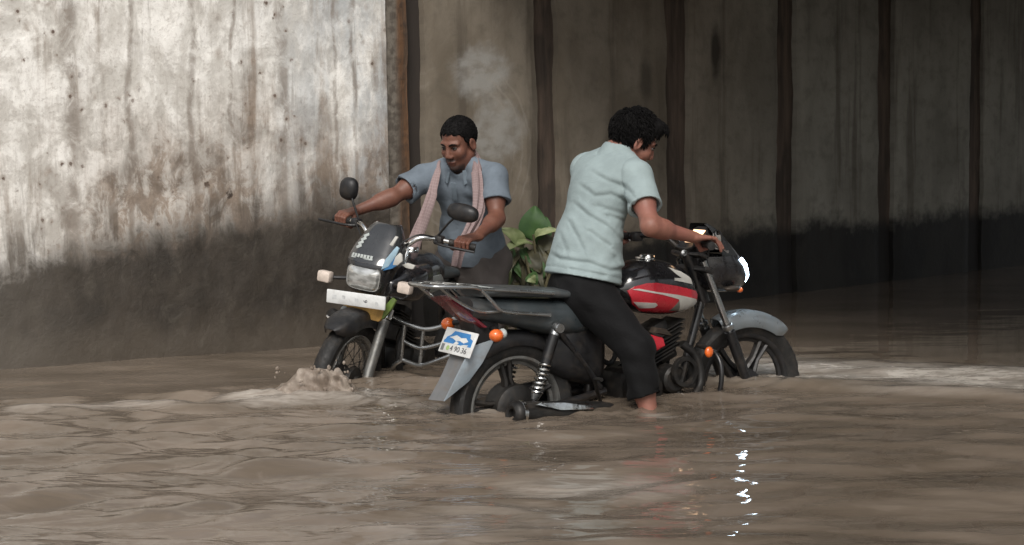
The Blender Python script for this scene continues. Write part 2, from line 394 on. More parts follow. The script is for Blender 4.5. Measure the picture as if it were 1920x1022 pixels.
# pock marks: rusty holes of all sizes
dry = nb.math('SUBTRACT', 1., wet)
for scl, off, r, th, c_ in ((3.6, (.3, .15, 0), .115, .47, (.055, .04, .032)), (8., (4.1, 2.7, 0), .15, .54, (.085, .06, .045)), (19., (5.3, 2.15, 0), .19, .50, (.14, .105, .085))):
    vd = ADD(nb.vor(nb.mapping(uv, (1, .8, 1), off), scl), MUL(SUB(nb.noise(uv, scl * 7, 4, .7), .5), .22))
    pk_ = MUL(nb.mapr(nb.noise(uv, 1.9, 2), .42, .56, .15, 1.), MUL(nb.mapr(nb.noise(nb.mapping(uv, (1, 1, 1), off), scl * .55, 3), th, th + .07), dry))
    col = nb.mix(MUL(nb.mapr(vd, r * 2.3, r * .8, 0, .45), pk_), col, (.24, .18, .135)); col = nb.mix(MUL(nb.mapr(vd, r, r * .6), pk_), col, c_)
hgt = ADD(MUL(blot, .8), ADD(MUL(fine, .35), MUL(blot2, .5)))
nb.set(Base_Color=col, Roughness=nb.mapr(wet, 0, 1, .9, .55), Specular_IOR_Level=.3, Normal=nb.bump(hgt, .5, .02)); M['plaster'] = nb.m

# --- dark concrete panels
nb = NB('grimy_concrete_panel'); uv = nb.coord('UV'); sp = nb.sep(uv); S_, Z_ = sp[0], sp[1]
n1 = nb.noise(nb.mapping(uv, (1, .5, 1)), 2.2, 6, .6, .3); n2 = nb.noise(uv, 9, 6, .65); dr = nb.noise(nb.mapping(uv, (1, .06, 1), (4, 0, 0)), 7, 5, .6, .1)
warm = nb.mix(nb.mapr(n1, .35, .65), (.158, .132, .100), (.24, .207, .164))
cold = nb.mix(nb.mapr(n1, .35, .65), (.205, .194, .165), (.29, .277, .238))
col = nb.mix(nb.mapr(S_, 2.2, 4.), warm, cold)
col = nb.mix(nb.mapr(n2, .45, .7, 0, .35), col, (.10, .088, .07))
col = nb.mix(nb.mapr(dr, .52, .68, 0, .6), col, (.085, .07, .055))
def ell_mask(cs, cz, rs, rz, soft, wob, seed):
    w = nb.math('MULTIPLY', nb.math('SUBTRACT', nb.noise(nb.mapping(uv, (1, 1, 1), (seed, seed * .7, 0)), 5, 6, .65, .5), .5), wob)
    a = nb.math('POWER', nb.math('DIVIDE', nb.math('ABSOLUTE', nb.math('SUBTRACT', S_, cs)), rs), 2.); b = nb.math('POWER', nb.math('DIVIDE', nb.math('ABSOLUTE', nb.math('SUBTRACT', Z_, cz)), rz), 2.)
    return nb.mapr(nb.math('ADD', nb.math('SQRT', nb.math('ADD', a, b)), w), 1. + soft, 1. - soft)
m1 = nb.math('MULTIPLY', ell_mask(.70, 1.50, .21, .15, .35, 1.5, 2.3), nb.mapr(nb.noise(nb.mapping(uv, (1, 1.6, 1)), 8, 5), .3, .6, .35, .85))
m2 = nb.math('MULTIPLY', ell_mask(.80, 1.16, .20, .17, .3, 1.3, 5.1), nb.mapr(nb.noise(nb.mapping(uv, (1, 1.6, 1)), 9, 5), .3, .6, .35, .85))
col = nb.mix(nb.math('MULTIPLY', m1, .85), col, (.36, .355, .335)); col = nb.mix(nb.math('MULTIPLY', m2, .8), col, (.34, .335, .315))
# swept trowel arcs beside the patches
rad = nb.math('SQRT', nb.math('ADD', nb.math('POWER', nb.math('ABSOLUTE', nb.math('SUBTRACT', S_, .55)), 2.), nb.math('POWER', nb.math('ABSOLUTE', nb.math('SUBTRACT', Z_, 1.05)), 2.)))
arcs = nb.math('MULTIPLY', nb.mapr(nb.math('SINE', nb.math('ADD', nb.math('MULTIPLY', rad, 95.), nb.math('MULTIPLY', n2, 5.))), .55, 1.), nb.math('MULTIPLY', nb.mapr(rad, .30, .42), nb.mapr(rad, .62, .48)))
col = nb.mix(nb.math('MULTIPLY', nb.math('MULTIPLY', arcs, nb.mapr(n1, .4, .6)), .35), col, (.33, .30, .26))
d1 = ell_mask(2.72, 1.63, .042, .17, .5, 1., 3.3); d2 = ell_mask(2.06, 1.46, .05, .13, .6, 1., 1.3)
col = nb.mix(nb.math('MULTIPLY', d1, .85), col, (.035, .03, .024)); col = nb.mix(nb.math('MULTIPLY', d2, .6), col, (.045, .038, .03))
ed = nb.math('ADD', .46, nb.math('ADD', nb.math('MULTIPLY', nb.math('SUBTRACT', n2, .5), .22), nb.math('MULTIPLY', nb.math('SUBTRACT', n1, .5), .35)))
wet = nb.mapr(nb.math('SUBTRACT', Z_, ed), .10, -.08)
col = nb.mix(wet, col, nb.mix(nb.mapr(n1, .4, .6), (.014, .013, .012), (.024, .022, .019)))
nb.set(Base_Color=col, Roughness=nb.mapr(wet, 0, 1, .9, .6), Specular_IOR_Level=.25, Normal=nb.bump(nb.math('ADD', n2, nb.math('MULTIPLY', nb.noise(uv, 40, 5, .7), .4)), .4, .012)); M['panel'] = nb.m

nb = NB('dark_damp_joint'); uv = nb.coord('UV'); Z_ = nb.sep(uv)[1]; dr = nb.noise(nb.mapping(uv, (1, .08, 1)), 12, 5, .65)
col = nb.mix(nb.mapr(dr, .35, .65), (.058, .043, .033), (.125, .09, .068)); col = nb.mix(nb.mapr(nb.sep(uv)[0], .34, .30), col, (.035, .027, .022)); col = nb.mix(MUL(nb.mapr(nb.noise(nb.mapping(uv, (1, .3, 1)), 7, 5), .5, .65), .6), col, (.03, .024, .02)); col = nb.mix(nb.mapr(Z_, .5, .36), col, (.014, .012, .011))
nb.set(Base_Color=col, Roughness=.85, Normal=nb.bump(dr, .4, .015)); M['joint'] = nb.m
nb = NB('rust_stained_edge'); uv = nb.coord('UV'); sp = nb.sep(uv); dr = nb.noise(nb.mapping(uv, (1, .1, 1)), 14, 6, .65, .2); n2 = nb.noise(uv, 18, 5)
col = nb.mix(nb.mapr(dr, .38, .62), (.085, .058, .04), (.165, .085, .042)); col = nb.mix(nb.mapr(n2, .5, .7, 0, .6), col, (.05, .036, .028))
col = nb.mix(nb.mapr(sp[0], .10, .05), col, nb.mix(nb.mapr(n2, .4, .6), (.16, .14, .115), (.09, .075, .06)))
col = nb.mix(nb.mapr(nb.math('ADD', sp[1], nb.math('MULTIPLY', n2, .2)), .75, .5), col, (.028, .024, .02))
nb.set(Base_Color=col, Roughness=.85, Normal=nb.bump(nb.math('ADD', dr, n2), .5, .015)); M['rust'] = nb.m

MW = Matrix.Translation(Vector((*P0[:2], -.34)))
TOP = 2.6
wall = empty('plastered_wall', MW, 'bright white plastered wall on the left, streaked with brown stains above a black wet band', 'wall')
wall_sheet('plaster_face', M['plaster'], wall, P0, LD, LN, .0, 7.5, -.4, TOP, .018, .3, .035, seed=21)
rw = empty('panelled_wall', MW, 'dark concrete panel wall under the bridge, with brown joints between upright panels', 'wall')
ribs = [.215, 1.22, 2.363, 3.446, 4.544, 5.673, 6.85, 8.05, 9.3]
gap = [.128, .18, .215, .19, .19, .18, .17, .17, .17]
wall_sheet('joint_backing', M['joint'], rw, P0 - WN * .055, WD, WN, .1, 10.4, -.4, TOP, .05, .25, .012, seed=31)
wall_sheet('rusty_edge_strip', M['rust'], rw, P0, WD, WN, .005, .155, -.4, TOP, .012, .12, .012, .02, seed=35)
for i in range(len(ribs)):
    s0 = ribs[i] + gap[i] / 2; s1 = (ribs[i + 1] - gap[i + 1] / 2) if i + 1 < len(ribs) else 10.4
    wall_sheet('concrete_panel', M['panel'], rw, P0 - WN * (.006 * ((i * 7) % 3)), WD, WN, s0, s1, -.4, TOP, .022, .055, .014, .05, seed=40 + 3 * i)

# --- unseen bridge deck on piers, placed and shaped to shade the panelled wall
nb = NB('bridge_concrete'); c = nb.coord(); nb.set(Base_Color=nb.mix(nb.mapr(nb.noise(c, 3, 6), .35, .65), (.16, .15, .135), (.24, .225, .205)), Roughness=.9); M['deck'] = nb.m
deck = empty('unseen_bridge_deck', Matrix.Translation(Vector((*P0[:2], TOP))), 'concrete bridge deck out of view overhead, placed to shade the panelled wall', 'bridge')
e0 = P0 + WD * .35 - WN * .5; e1 = e0 + WD * 8.2; SK = WN * 9 - WD * .6; base = V3(*P0[:2], TOP)
def zz(p, z): return V3(p[0], p[1], z)
mb = MB(); mb.prism([zz(e0, TOP + .004) - base, zz(e1, TOP + .004) - base, zz(e1 + SK, TOP + .004) - base, zz(e0 + SK, TOP + .004) - base], (0, 0, .6), .02); mb.build('deck_slab', M['deck'], deck)
for q0 in (e0, e1 - WD * .2):
    mb = MB(); mb.prism([zz(q0, TOP + .606) - base, zz(q0 + WD * .2, TOP + .606) - base, zz(q0 + WD * .2 + SK, TOP + .606) - base, zz(q0 + SK, TOP + .606) - base], (0, 0, .9), .02); mb.build('parapet', M['deck'], deck)
for k in (1.6, 4.6, 7.6):
    q0 = e0 + WD * (k - .35) + WN * 8.3; mb = MB(); mb.lathe([(.0, -.01), (.35, -.01), (.35, TOP + .34), (.0, TOP + .34)], zz(q0, -.34) - base, (0, 0, 1), 24); mb.build('pier', M['deck'], deck)

# ================================================================== water
def axis(a, b, step, ext):
    core = np.arange(a, b + 1e-6, step); g = step * np.cumprod(np.full(26, 1.28)); g = np.cumsum(g); g = g[g < ext]
    return np.concatenate([(a - g)[::-1], core, b + g])
ys = axis(5.0, 14.8, .026, 24); xs = axis(-3.2, 4.6, .026, 24)
X, Y = np.meshgrid(xs, ys, indexing='ij')
fade = np.clip((X + 4) / 1., 0, 1) * np.clip((6 - X) / 1.5, 0, 1) * np.clip((Y - 3.8) / 1, 0, 1) * np.clip((16 - Y) / 1.5, 0, 1)
Z = np.zeros_like(X); g = np.random.default_rng(5)
wx = X + .10 * snoise(X, Y, 71, 3, 1.1) * 3; wy = Y + .12 * snoise(X + 9, Y, 72, 3, 1.3) * 3
for i in range(46):
    lam = .11 * (1.1 / .11) ** g.random(); th = PI / 2 + g.normal(0, .42) + .12
    k = 2 * PI / lam; ph = g.random() * 2 * PI
    w = k * (wx * math.cos(th) + wy * math.sin(th)) + ph
    env = .35 + 1.3 * np.clip(snoise(X * .7 + 13 * i, Y + 7 * i, 100 + i, 2, 1.1) + .35, 0, 1)
    Z += .0046 * lam ** .85 * env * (np.sin(w) + .22 * np.sin(2 * w + .6))
left = np.clip((.55 - X) / 1.6, 0, 1)
Z *= (.50 + .80 * left) * fade
# beyond the wakes the water lies almost still
_pts = [at_z(x, y) for x, y in ((-400, 790), (0, 758), (300, 742), (500, 730), (620, 708), (760, 690), (1000, 686), (1300, 672), (1480, 656), (1700, 670), (1920, 688), (2200, 705))]
Yb = np.interp(X, [p[0] for p in _pts], [p[1] for p in _pts]); RIP = np.clip(1 - (Y - Yb + .12 * snoise(X, Y, 301, 4, 2.)) / .16, 0, 1); RIP = RIP * RIP * (3 - 2 * RIP)
calm = .13 + .87 * RIP
Z *= calm * (1 + .25 * left)
Z += calm * .006 * snoise(X * .55, Y * 1.5, 77, 4, 3.) * fade * (.5 + .8 * left)
def ridge(p, q, width, h, asym=1.):
    p, q = np.array(p[:2]), np.array(q[:2]); d = q - p; L = np.linalg.norm(d); d /= L; n = V3(-d[1], d[0], 0)[:2]
    t = (X - p[0]) * d[0] + (Y - p[1]) * d[1]; e = (X - p[0]) * n[0] + (Y - p[1]) * n[1]
    e = e + .05 * snoise(X, Y, 81, 3, 2.)
    wgt = np.clip(t / .25 + .5, 0, 1) * np.clip((L - t) / .6 + .5, 0, 1)
    return h * wgt * np.where(e < 0, np.exp(-(e / width) ** 2), np.exp(-(e / (width * asym)) ** 2))
Z += ridge(at_z(1290, 716), at_z(1960, 748), .07, .030, 3.2)         # wake thrown off by the red motorcycle
Z += ridge(at_z(1420, 690), at_z(1960, 700), .10, .016, 2.)
Z += ridge(at_z(300, 742), at_z(640, 742), .09, .022, 2.)            # bow wave of the other one
Z += ridge(at_z(-100, 770), at_z(520, 752), .07, .012, 1.6)
Z += ridge(at_z(640, 748), at_z(860, 772), .06, .012, 1.6)
def at_ring(px, py, r0, h=.007, lam=.085):
    global Z
    p = at_z(px, py); r = np.hypot(X - p[0], Y - p[1]); Z = Z + h * np.cos(2 * PI * (r - r0) / lam + 2.2 * snoise(X, Y, 91, 3, 3.)) * np.exp(-np.maximum(r - r0, 0) / .16) * (r < 1.2)
for px, py, r0 in ((905, 768, .16), (845, 762, .06), (1226, 768, .07), (1330, 716, .06), (1395, 714, .20), (690, 715, .05), (985, 768, .08), (612, 735, .18)): at_ring(px, py, r0)
# pale water: churn round wheels and splash, sky sheen of the wake painted in
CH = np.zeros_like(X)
def churn_sheen(p, q, wid, amt, seed):
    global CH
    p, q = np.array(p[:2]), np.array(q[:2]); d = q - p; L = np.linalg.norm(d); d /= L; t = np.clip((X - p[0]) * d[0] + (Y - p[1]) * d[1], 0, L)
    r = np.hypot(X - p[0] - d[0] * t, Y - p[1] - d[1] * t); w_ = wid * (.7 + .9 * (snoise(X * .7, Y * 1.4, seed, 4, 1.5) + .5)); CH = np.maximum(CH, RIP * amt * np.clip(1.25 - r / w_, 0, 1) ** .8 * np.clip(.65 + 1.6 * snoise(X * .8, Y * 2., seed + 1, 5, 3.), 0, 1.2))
churn_sheen(at_z(1330, 690), at_z(1500, 690), .22, .75, 201); churn_sheen(at_z(1450, 694), at_z(2000, 716), .42, 1.15, 205)
churn_sheen(at_z(480, 748), at_z(660, 742), .16, .9, 211); churn_sheen(at_z(60, 768), at_z(480, 752), .10, .55, 215); churn_sheen(at_z(660, 745), at_z(900, 775), .10, .4, 219)
churn_sheen(at_z(1040, 915), at_z(1180, 915), .16, .5, 223); churn_sheen(at_z(860, 985), at_z(960, 975), .2, .5, 227); churn_sheen(at_z(1225, 775), at_z(1240, 780), .05, .5, 229)
Z += .010 * CH * snoise(X * .7, Y * 1.2, 240, 4, 7.)
nxs, nys = X.shape; idx = np.arange(nxs * nys).reshape(nxs, nys)
q = np.stack([idx[:-1, :-1], idx[1:, :-1], idx[1:, 1:], idx[:-1, 1:]], -1).reshape(-1, 4)
me = bpy.data.meshes.new('water'); me.vertices.add(nxs * nys); me.vertices.foreach_set('co', np.stack([X, Y, Z], -1).astype(np.float32).ravel())
me.loops.add(q.size); me.loops.foreach_set('vertex_index', q.astype(np.int32).ravel()); me.polygons.add(len(q)); me.polygons.foreach_set('loop_start', np.arange(0, q.size, 4, dtype=np.int32)); me.update(calc_edges=True); me.validate()
at2 = me.attributes.new('ripple', 'FLOAT', 'POINT'); at2.data.foreach_set('value', RIP.astype(np.float32).ravel())
at_ = me.attributes.new('churn_sheen', 'FLOAT', 'POINT'); at_.data.foreach_set('value', np.clip(CH, 0, 1).astype(np.float32).ravel())
nb = NB('muddy_flood_water'); c = nb.coord(); sp = nb.sep(c)
n1 = nb.noise(nb.mapping(c, (.7, 1.5, 1)), 1.6, 6, .6, .6); n2 = nb.noise(nb.mapping(c, (.8, 1.8, 1)), 6, 6, .65, .8)
col = nb.mix(nb.mapr(n1, .34, .66), (.118, .093, .069), (.186, .149, .116))
col = nb.mix(nb.mapr(n2, .50, .72, 0, .5), col, (.205, .168, .136))
chn = nb.attr('churn_sheen')['Fac']
churn_sheen_fac = nb.math('MULTIPLY', chn, nb.mapr(nb.noise(nb.mapping(c, (.6, 1.6, 1)), 15, 6, .7, .6), .34, .60, .4, 1.))
col = nb.mix(churn_sheen_fac, col, (.48, .44, .39))  # churn and the painted sky sheen share this pale tint
r1 = nb.noise(nb.mapping(c, (.34, 1.25, 1)), 11, 2, .45, .8); r2 = nb.noise(nb.mapping(c, (.6, 1.3, 1)), 38, 2, .5, .3)
lft = nb.math('MULTIPLY', nb.mapr(sp[0], .9, -.6, .16, 1.), nb.mapr(nb.attr('ripple')['Fac'], 0, 1, .40, 1., False))
nrm = nb.bump(nb.math('MULTIPLY', r2, lft), .07, .006, nb.bump(nb.math('MULTIPLY', r1, lft), .42, .022))
nb.set(Base_Color=col, Roughness=nb.math('ADD', .025, nb.math('MULTIPLY', churn_sheen_fac, .35)), IOR=1.33, Normal=nrm); M['water'] = nb.m
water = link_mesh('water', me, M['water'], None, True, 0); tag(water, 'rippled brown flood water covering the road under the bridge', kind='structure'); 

me = bpy.data.meshes.new('road'); me.from_pydata([(-150, -150, -.34), (150, -150, -.34), (150, 150, -.34), (-150, 150, -.34)], [], [(0, 1, 2, 3)])
nb = NB('drowned_asphalt'); c = nb.coord(); nb.set(Base_Color=nb.mix(nb.noise(c, 3, 6), (.04, .038, .035), (.065, .06, .055)), Roughness=.85, Normal=nb.bump(nb.noise(c, 60, 4), .4, .01))
tag(link_mesh('road', me, nb.m, None, False), 'asphalt road lying under the flood water', kind='structure')
# ================================================================== motorcycle building blocks
YA = V3(0, 1, 0)
def wheel(parent, u, z, r, w, spoke_mat, rim_mat, style, disc=True, phase=0.):
    m = MB()
    m.lathe([(.012, -.07), (.03, -.07), (.032, -.055), (.07, -.05), (.075, -.03), (.06, -.01), (.06, .01), (.075, .03), (.07, .05), (.032, .055), (.03, .07), (.012, .07)], (u, 0, z), YA, 28)
    if style == 'alloy':
        for k in range(5):
            q = phase + k * 2 * PI / 5; d = V3(math.cos(q), 0, math.sin(q)); t = V3(-math.sin(q), 0, math.cos(q))
            for sg in (-1, 1):
                p = [V3(u, 0, z) + d * .05 + t * sg * .026, V3(u, 0, z) + d * .13 + t * sg * .012, V3(u, 0, z) + d * (r - .078) + t * sg * .022]
                rings = []
                for pp, hw, ht in zip(p, (.018, .012, .015), (.03, .022, .024)):
                    rings.append([pp + t * hw * math.cos(a) + YA * ht * math.sin(a) for a in np.arange(8) * PI / 4])
                m.loft(rings)
    else:
        for k in range(36):
            q = 2 * PI * k / 36; q2 = q + (.55 if k % 2 else -.55); sd = .045 if (k // 2) % 2 else -.045
            m.tube([V3(u + .062 * math.cos(q2), sd, z + .062 * math.sin(q2)), V3(u + (r - .08) * math.cos(q), 0, z + (r - .08) * math.sin(q))], .0019, 5, 1)
    o = m.build('wheel', spoke_mat, parent)
    tw = w / 2
    pr = [(r - .083, -tw * .60), (r - .072, -tw * .78), (r - .05, -tw * .98), (r - .028, -tw), (r - .012, -tw * .8), (r - .003, -tw * .45), (r, -tw * .12), (r, tw * .12), (r - .003, tw * .45), (r - .012, tw * .8), (r - .028, tw), (r - .05, tw * .98), (r - .072, tw * .78), (r - .083, tw * .60), (r - .083, -tw * .60)]
    def jag(k, i): return -.0042 if (4 <= i <= 9 and (k + (i % 2) * 2) % 4 < 1.5) or i in (5,) and k % 3 == 0 else 0.
    MB().lathe(pr, (u, 0, z), YA, 132, jag).build('tyre', M['rubber'], o, 30)
    R0 = r - .083
    MB().lathe([(R0 + .012, -tw * .62), (R0 + .014, -tw * .74), (R0 - .002, -tw * .76), (R0 - .012, -tw * .6), (R0 - .016, -tw * .3), (R0 - .03, -tw * .2), (R0 - .03, tw * .2), (R0 - .016, tw * .3), (R0 - .012, tw * .6), (R0 - .002, tw * .76), (R0 + .014, tw * .74), (R0 + .012, tw * .62)], (u, 0, z), YA, 72).build('rim', rim_mat, o)
    return o

def fender(parent, u, z, r, hw, drop, a0, a1, mat, name='mudguard', taper=.35):
    rings = []; n = 26
    for i in range(n):
        t = i / (n - 1); a = math.radians(a0 + (a1 - a0) * t); d = V3(math.cos(a), 0, math.sin(a)); c = V3(u, 0, z)
        k = min(1, t / .16) ** .5; k2 = min(1, (1 - t) / .1) ** .5; s = (taper + (1 - taper) * k) * (.75 + .25 * k2)
        prof = []
        for q in np.linspace(-1, 1, 13): prof.append((hw * s * math.copysign(abs(math.sin(q * PI / 2)) ** .85, q), r - drop * s * abs(q) ** 3.2 + .006))
        ins = [(v * .95, rr - .004) for v, rr in prof[::-1]]
        rings.append([c + d * rr + YA * v for v, rr in prof + ins])
    return MB().loft(rings).build(name, mat, parent, 50)

def tank_fn(T):
    us, a, zt, zb = T
    def vf(u, z):
        A_, t, b = np.interp(u, us, a), np.interp(u, us, zt), np.interp(u, us, zb)
        q = min(.995, abs((2 * z - t - b) / (t - b))); return A_ * (1 - q ** 2.5) ** (1 / 2.5)
    return vf
def tank_mesh(T, name, mat, parent, n=30):
    us, a, zt, zb = T; rings = []
    for u in np.linspace(us[0], us[-1], n):
        A_, t, b = np.interp(u, us, a), np.interp(u, us, zt), np.interp(u, us, zb)
        ring = []
        for q in np.linspace(0, 2 * PI, 36, endpoint=False):
            cx, sx = math.cos(q), math.sin(q)
            ring.append(V3(u, A_ * math.copysign(abs(cx) ** .8, cx), (t + b) / 2 + (t - b) / 2 * math.copysign(abs(sx) ** .8, sx)))
        rings.append(ring)
    # smooth along the length
    R = np.array(rings)
    for _ in range(3): R[1:-1] = .25 * R[:-2] + .5 * R[1:-1] + .25 * R[2:]
    return MB().loft(list(R)).build(name, mat, parent, 60)
def loft_body(secs, name, mat, parent, pw=.7, n=24, sm=2, sub=6, angle=60):
    """secs: (u, v centre, z bottom, z top, half width)"""
    S = np.array(secs, float); t = np.linspace(0, len(S) - 1, (len(S) - 1) * sub + 1)
    S = np.stack([np.interp(t, np.arange(len(S)), S[:, k]) for k in range(5)], 1)
    for _ in range(sm): S[1:-1] = .25 * S[:-2] + .5 * S[1:-1] + .25 * S[2:]
    rings = []
    for u, v, b, tt, hw in S:
        rings.append([V3(u, v + hw * math.copysign(abs(math.cos(q)) ** pw, math.cos(q)), (tt + b) / 2 + (tt - b) / 2 * math.copysign(abs(math.sin(q)) ** pw, math.sin(q))) for q in np.arange(n) * 2 * PI / n])
    return MB().loft(rings).build(name, mat, parent, angle)

class Cowl:
    def __init__(s, secs, pw=.8): s.S = np.array(secs, float); s.pw = pw
    def pt(s, z, q, off=0.):
        S = s.S; ub, uf, hw = (np.interp(z, S[:, 0], S[:, k]) for k in (1, 2, 3))
        c, sn = math.cos(q), math.sin(q); a = (uf - ub) / 2
        return V3((uf + ub) / 2 + (a + off) * math.copysign(abs(c) ** s.pw, c), (hw + off) * math.copysign(abs(sn) ** s.pw, sn), z)
    def solid(s, z0, z1, name, mat, parent, n=12):
        rings = [[s.pt(z, q) for q in np.arange(36) * 2 * PI / 36] for z in np.linspace(z0, z1, n)]
        return MB().loft(rings).build(name, mat, parent, 50)
    def sheet(s, z0, z1, qa, name, mat, parent, n=12, th=.004, off=0.):
        rings = []
        for z in np.linspace(z0, z1, n):
            qq = np.linspace(-1, 1, 25) * (qa(z) if callable(qa) else qa)
            rings.append([s.pt(z, q, off) for q in qq] + [s.pt(z, q, off - th) for q in qq[::-1]])
        return MB().loft(rings).build(name, mat, parent, 50)

def coil(a, b, r, wire, turns):
    a, b = np.array(a), np.array(b); d = b - a; L = np.linalg.norm(d); d /= L
    e = np.cross(d, V3(0, 1, 0.3)); e /= np.linalg.norm(e); g = np.cross(d, e)
    return [a + d * L * t + (e * math.cos(2 * PI * turns * t) + g * math.sin(2 * PI * turns * t)) * r for t in np.linspace(0, 1, int(turns * 14))]

def blob(mb, c, rad, n=14, m=9):
    rings = []
    for i in range(m):
        t = (i + .5) / m * PI
        rings.append([V3(c[0] + rad[0] * math.cos(t), c[1] + rad[1] * math.sin(t) * math.cos(q), c[2] + rad[2] * math.sin(t) * math.sin(q)) for q in np.arange(n) * 2 * PI / n])
    return mb.loft(rings)

def mirror_part(parent, root, mid, c, rad, face, mat_glass=True):
    """stem, shell (> glass)"""
    m = MB().tube([root, mid, c], .006, 8, 5); m.build('mirror_stem', M['black_plastic'], parent)
    fx = np.array(face, float); fx /= np.linalg.norm(fx); s = np.cross(V3(0, 0, 1), fx); s /= np.linalg.norm(s); t = np.cross(fx, s)
    tilt = rad[3] if len(rad) > 3 else 0; s, t = s * math.cos(tilt) + t * math.sin(tilt), t * math.cos(tilt) - s * math.sin(tilt)
    c = np.array(c, float); rings = []
    for k, sc in ((-.036, .25), (-.032, .62), (-.02, .9), (-.004, 1.), (.006, 1.), (.006, .93), (.003, .92)):
        rings.append([c + fx * k + s * rad[0] * sc * math.copysign(abs(math.cos(q)) ** .8, math.cos(q)) + t * rad[1] * sc * math.copysign(abs(math.sin(q)) ** .8, math.sin(q)) for q in np.arange(24) * 2 * PI / 24])
    o = MB().loft(rings).build('mirror_shell', M['black_plastic'], parent)
    g = [[c + fx * k + s * rad[0] * .91 * math.copysign(abs(math.cos(q)) ** .8, math.cos(q)) + t * rad[1] * .91 * math.copysign(abs(math.sin(q)) ** .8, math.sin(q)) for q in np.arange(24) * 2 * PI / 24] for k in (.0032, .0045)]
    MB().loft(g).build('mirror_glass', M['mirror'], o)

def engine(parent, cx=.70):
    m = MB()
    m.box((cx, 0, .33), (.34, .19, .19), None, .04)
    m.lathe([(.0, -.155), (.07, -.155), (.088, -.145), (.092, -.12), (.092, -.06)], (cx - .06, 0, .34), YA, 28)
    m.lathe([(.0, -.15), (.05, -.15), (.062, -.14), (.064, -.06)], (cx + .10, 0, .37), YA, 24)
    m.lathe([(.0, .145), (.07, .145), (.085, .13), (.09, .05)], (cx - .03, 0, .35), YA, 24)
    m.build('crankcase', M['dark_metal'], parent)
    m = MB()
    rot = Matrix.Rotation(math.radians(-22), 3, 'Y')
    for k in range(8): m.box((cx + .07 + .012 * k, 0, .455 + .021 * k), (.155 - .003 * (k > 5) * k, .17 - .004 * (k > 5) * k, .007), rot, .002)
    m.box((cx + .11, 0, .53), (.10, .11, .19), rot, .015)
    m.build('cylinder', M['dark_metal'], parent)

# ================================================================== the red and black motorcycle
AO = at_z(960, 765); AYAW = math.radians(32.6)
A = Frame((AO[0], AO[1], -.3), AYAW)
bike = empty('motorcycle', A.mat(), 'red and black motorcycle with lit headlamp and rear carrier, seen from its right rear side', 'motorcycle')
WB = 1.285
wheel(bike, 0, .30, .305, .095, M['dark_metal'], M['alloy'], 'alloy', phase=.5)
fw_ = wheel(bike, WB, .29, .312, .09, M['black_plastic'], M['black_plastic'], 'alloy', phase=1.02)
ff_ = fender(bike, WB, .29, .342, .066, .075, 44, 116, M['silver_paint'])
fender(bike, 0, .30, .335, .062, .06, 20, 128, M['black_plastic'])
steer = Matrix.Translation((WB, 0, 0)) @ Matrix.Rotation(math.radians(-7), 4, 'Z') @ Matrix.Translation((-WB, 0, 0))
fw_.matrix_local = steer; ff_.matrix_local = steer
# front fork
for sg in (-1, 1):
    leg = MB().tube([(1.135, sg * .092, .555), (1.25, sg * .092, .29)], [.026, .023], 14, 1)
    leg.box((1.262, sg * .085, .285), (.05, .03, .045), None, .008)
    o = leg.build('fork_leg', M['frame_paint'], bike)
    MB().tube([(.985, sg * .09, .89), (1.135, sg * .092, .556)], .0155, 14, 1).lathe([(.024, 0), (.027, .004), (.027, .02), (.02, .024)], (1.13, sg * .092, .566), (-.41, 0, .91), 16).build('fork_tube', M['steel'], o)
m = MB(); m.box((1.005, 0, .845), (.055, .22, .028), Matrix.Rotation(.4, 3, 'Y'), .008); m.box((.975, 0, .915), (.05, .22, .022), Matrix.Rotation(.4, 3, 'Y'), .008); m.tube([(1.06, 0, .69), (.96, 0, .93)], .03, 14, 1); m.build('fork_clamp', M['frame_paint'], bike)
# frame
m = MB()
m.tube([(1.03, 0, .75), (.8, 0, .73), (.5, 0, .69), (.2, 0, .72), (-.18, 0, .75)], .019, 10, 5)
m.tube([(1.05, 0, .71), (.97, 0, .48), (.90, 0, .31), (.75, 0, .235), (.45, 0, .235)], .02, 10, 5)
m.tube([(.52, 0, .69), (.42, 0, .5), (.40, 0, .26)], .02, 10, 5)
for sg in (-1, 1):
    m.tube([(.45, sg * .06, .34), (.2, sg * .085, .31), (-.02, sg * .085, .30)], .017, 10, 4)
    m.tube([(.42, sg * .07, .36), (.28, sg * .09, .52), (.14, sg * .10, .68)], .014, 10, 4)
m.build('frame', M['frame_paint'], bike)
engine(bike, .68)
# red and pale shroud over the cylinder head
m = MB(); m.loft([[V3(.655 + a, -.155 + .02 * b, .555 + c * s) for a, c in ((-.04, -.03), (-.045, .01), (-.01, .028), (.05, .01), (.06, -.03), (.02, -.045))] for b, s in ((0, .8), (.3, 1), (2, 1))]); m.build('head_cover', M['red'], bike)
m = MB(); m.loft([[V3(.70 + a, -.158 + .02 * b, .592 + c * s) for a, c in ((-.05, .0), (-.03, .022), (.02, .012), (.055, -.025), (.03, -.02), (-.02, -.004))] for b, s in ((0, .8), (.3, 1), (2, 1))]); m.build('head_trim', M['brown_metal'], bike)
m = MB(); m.lathe([(.05, -.012), (.068, -.012), (.072, 0), (.068, .012), (.05, .012), (.046, 0), (.05, -.012)], (.815, -.165, .405), YA, 26); m.tube([(.80, -.165, .36), (.825, -.168, .45)], .008, 8, 1); m.build('horn_ring', M['dark_metal'], bike)
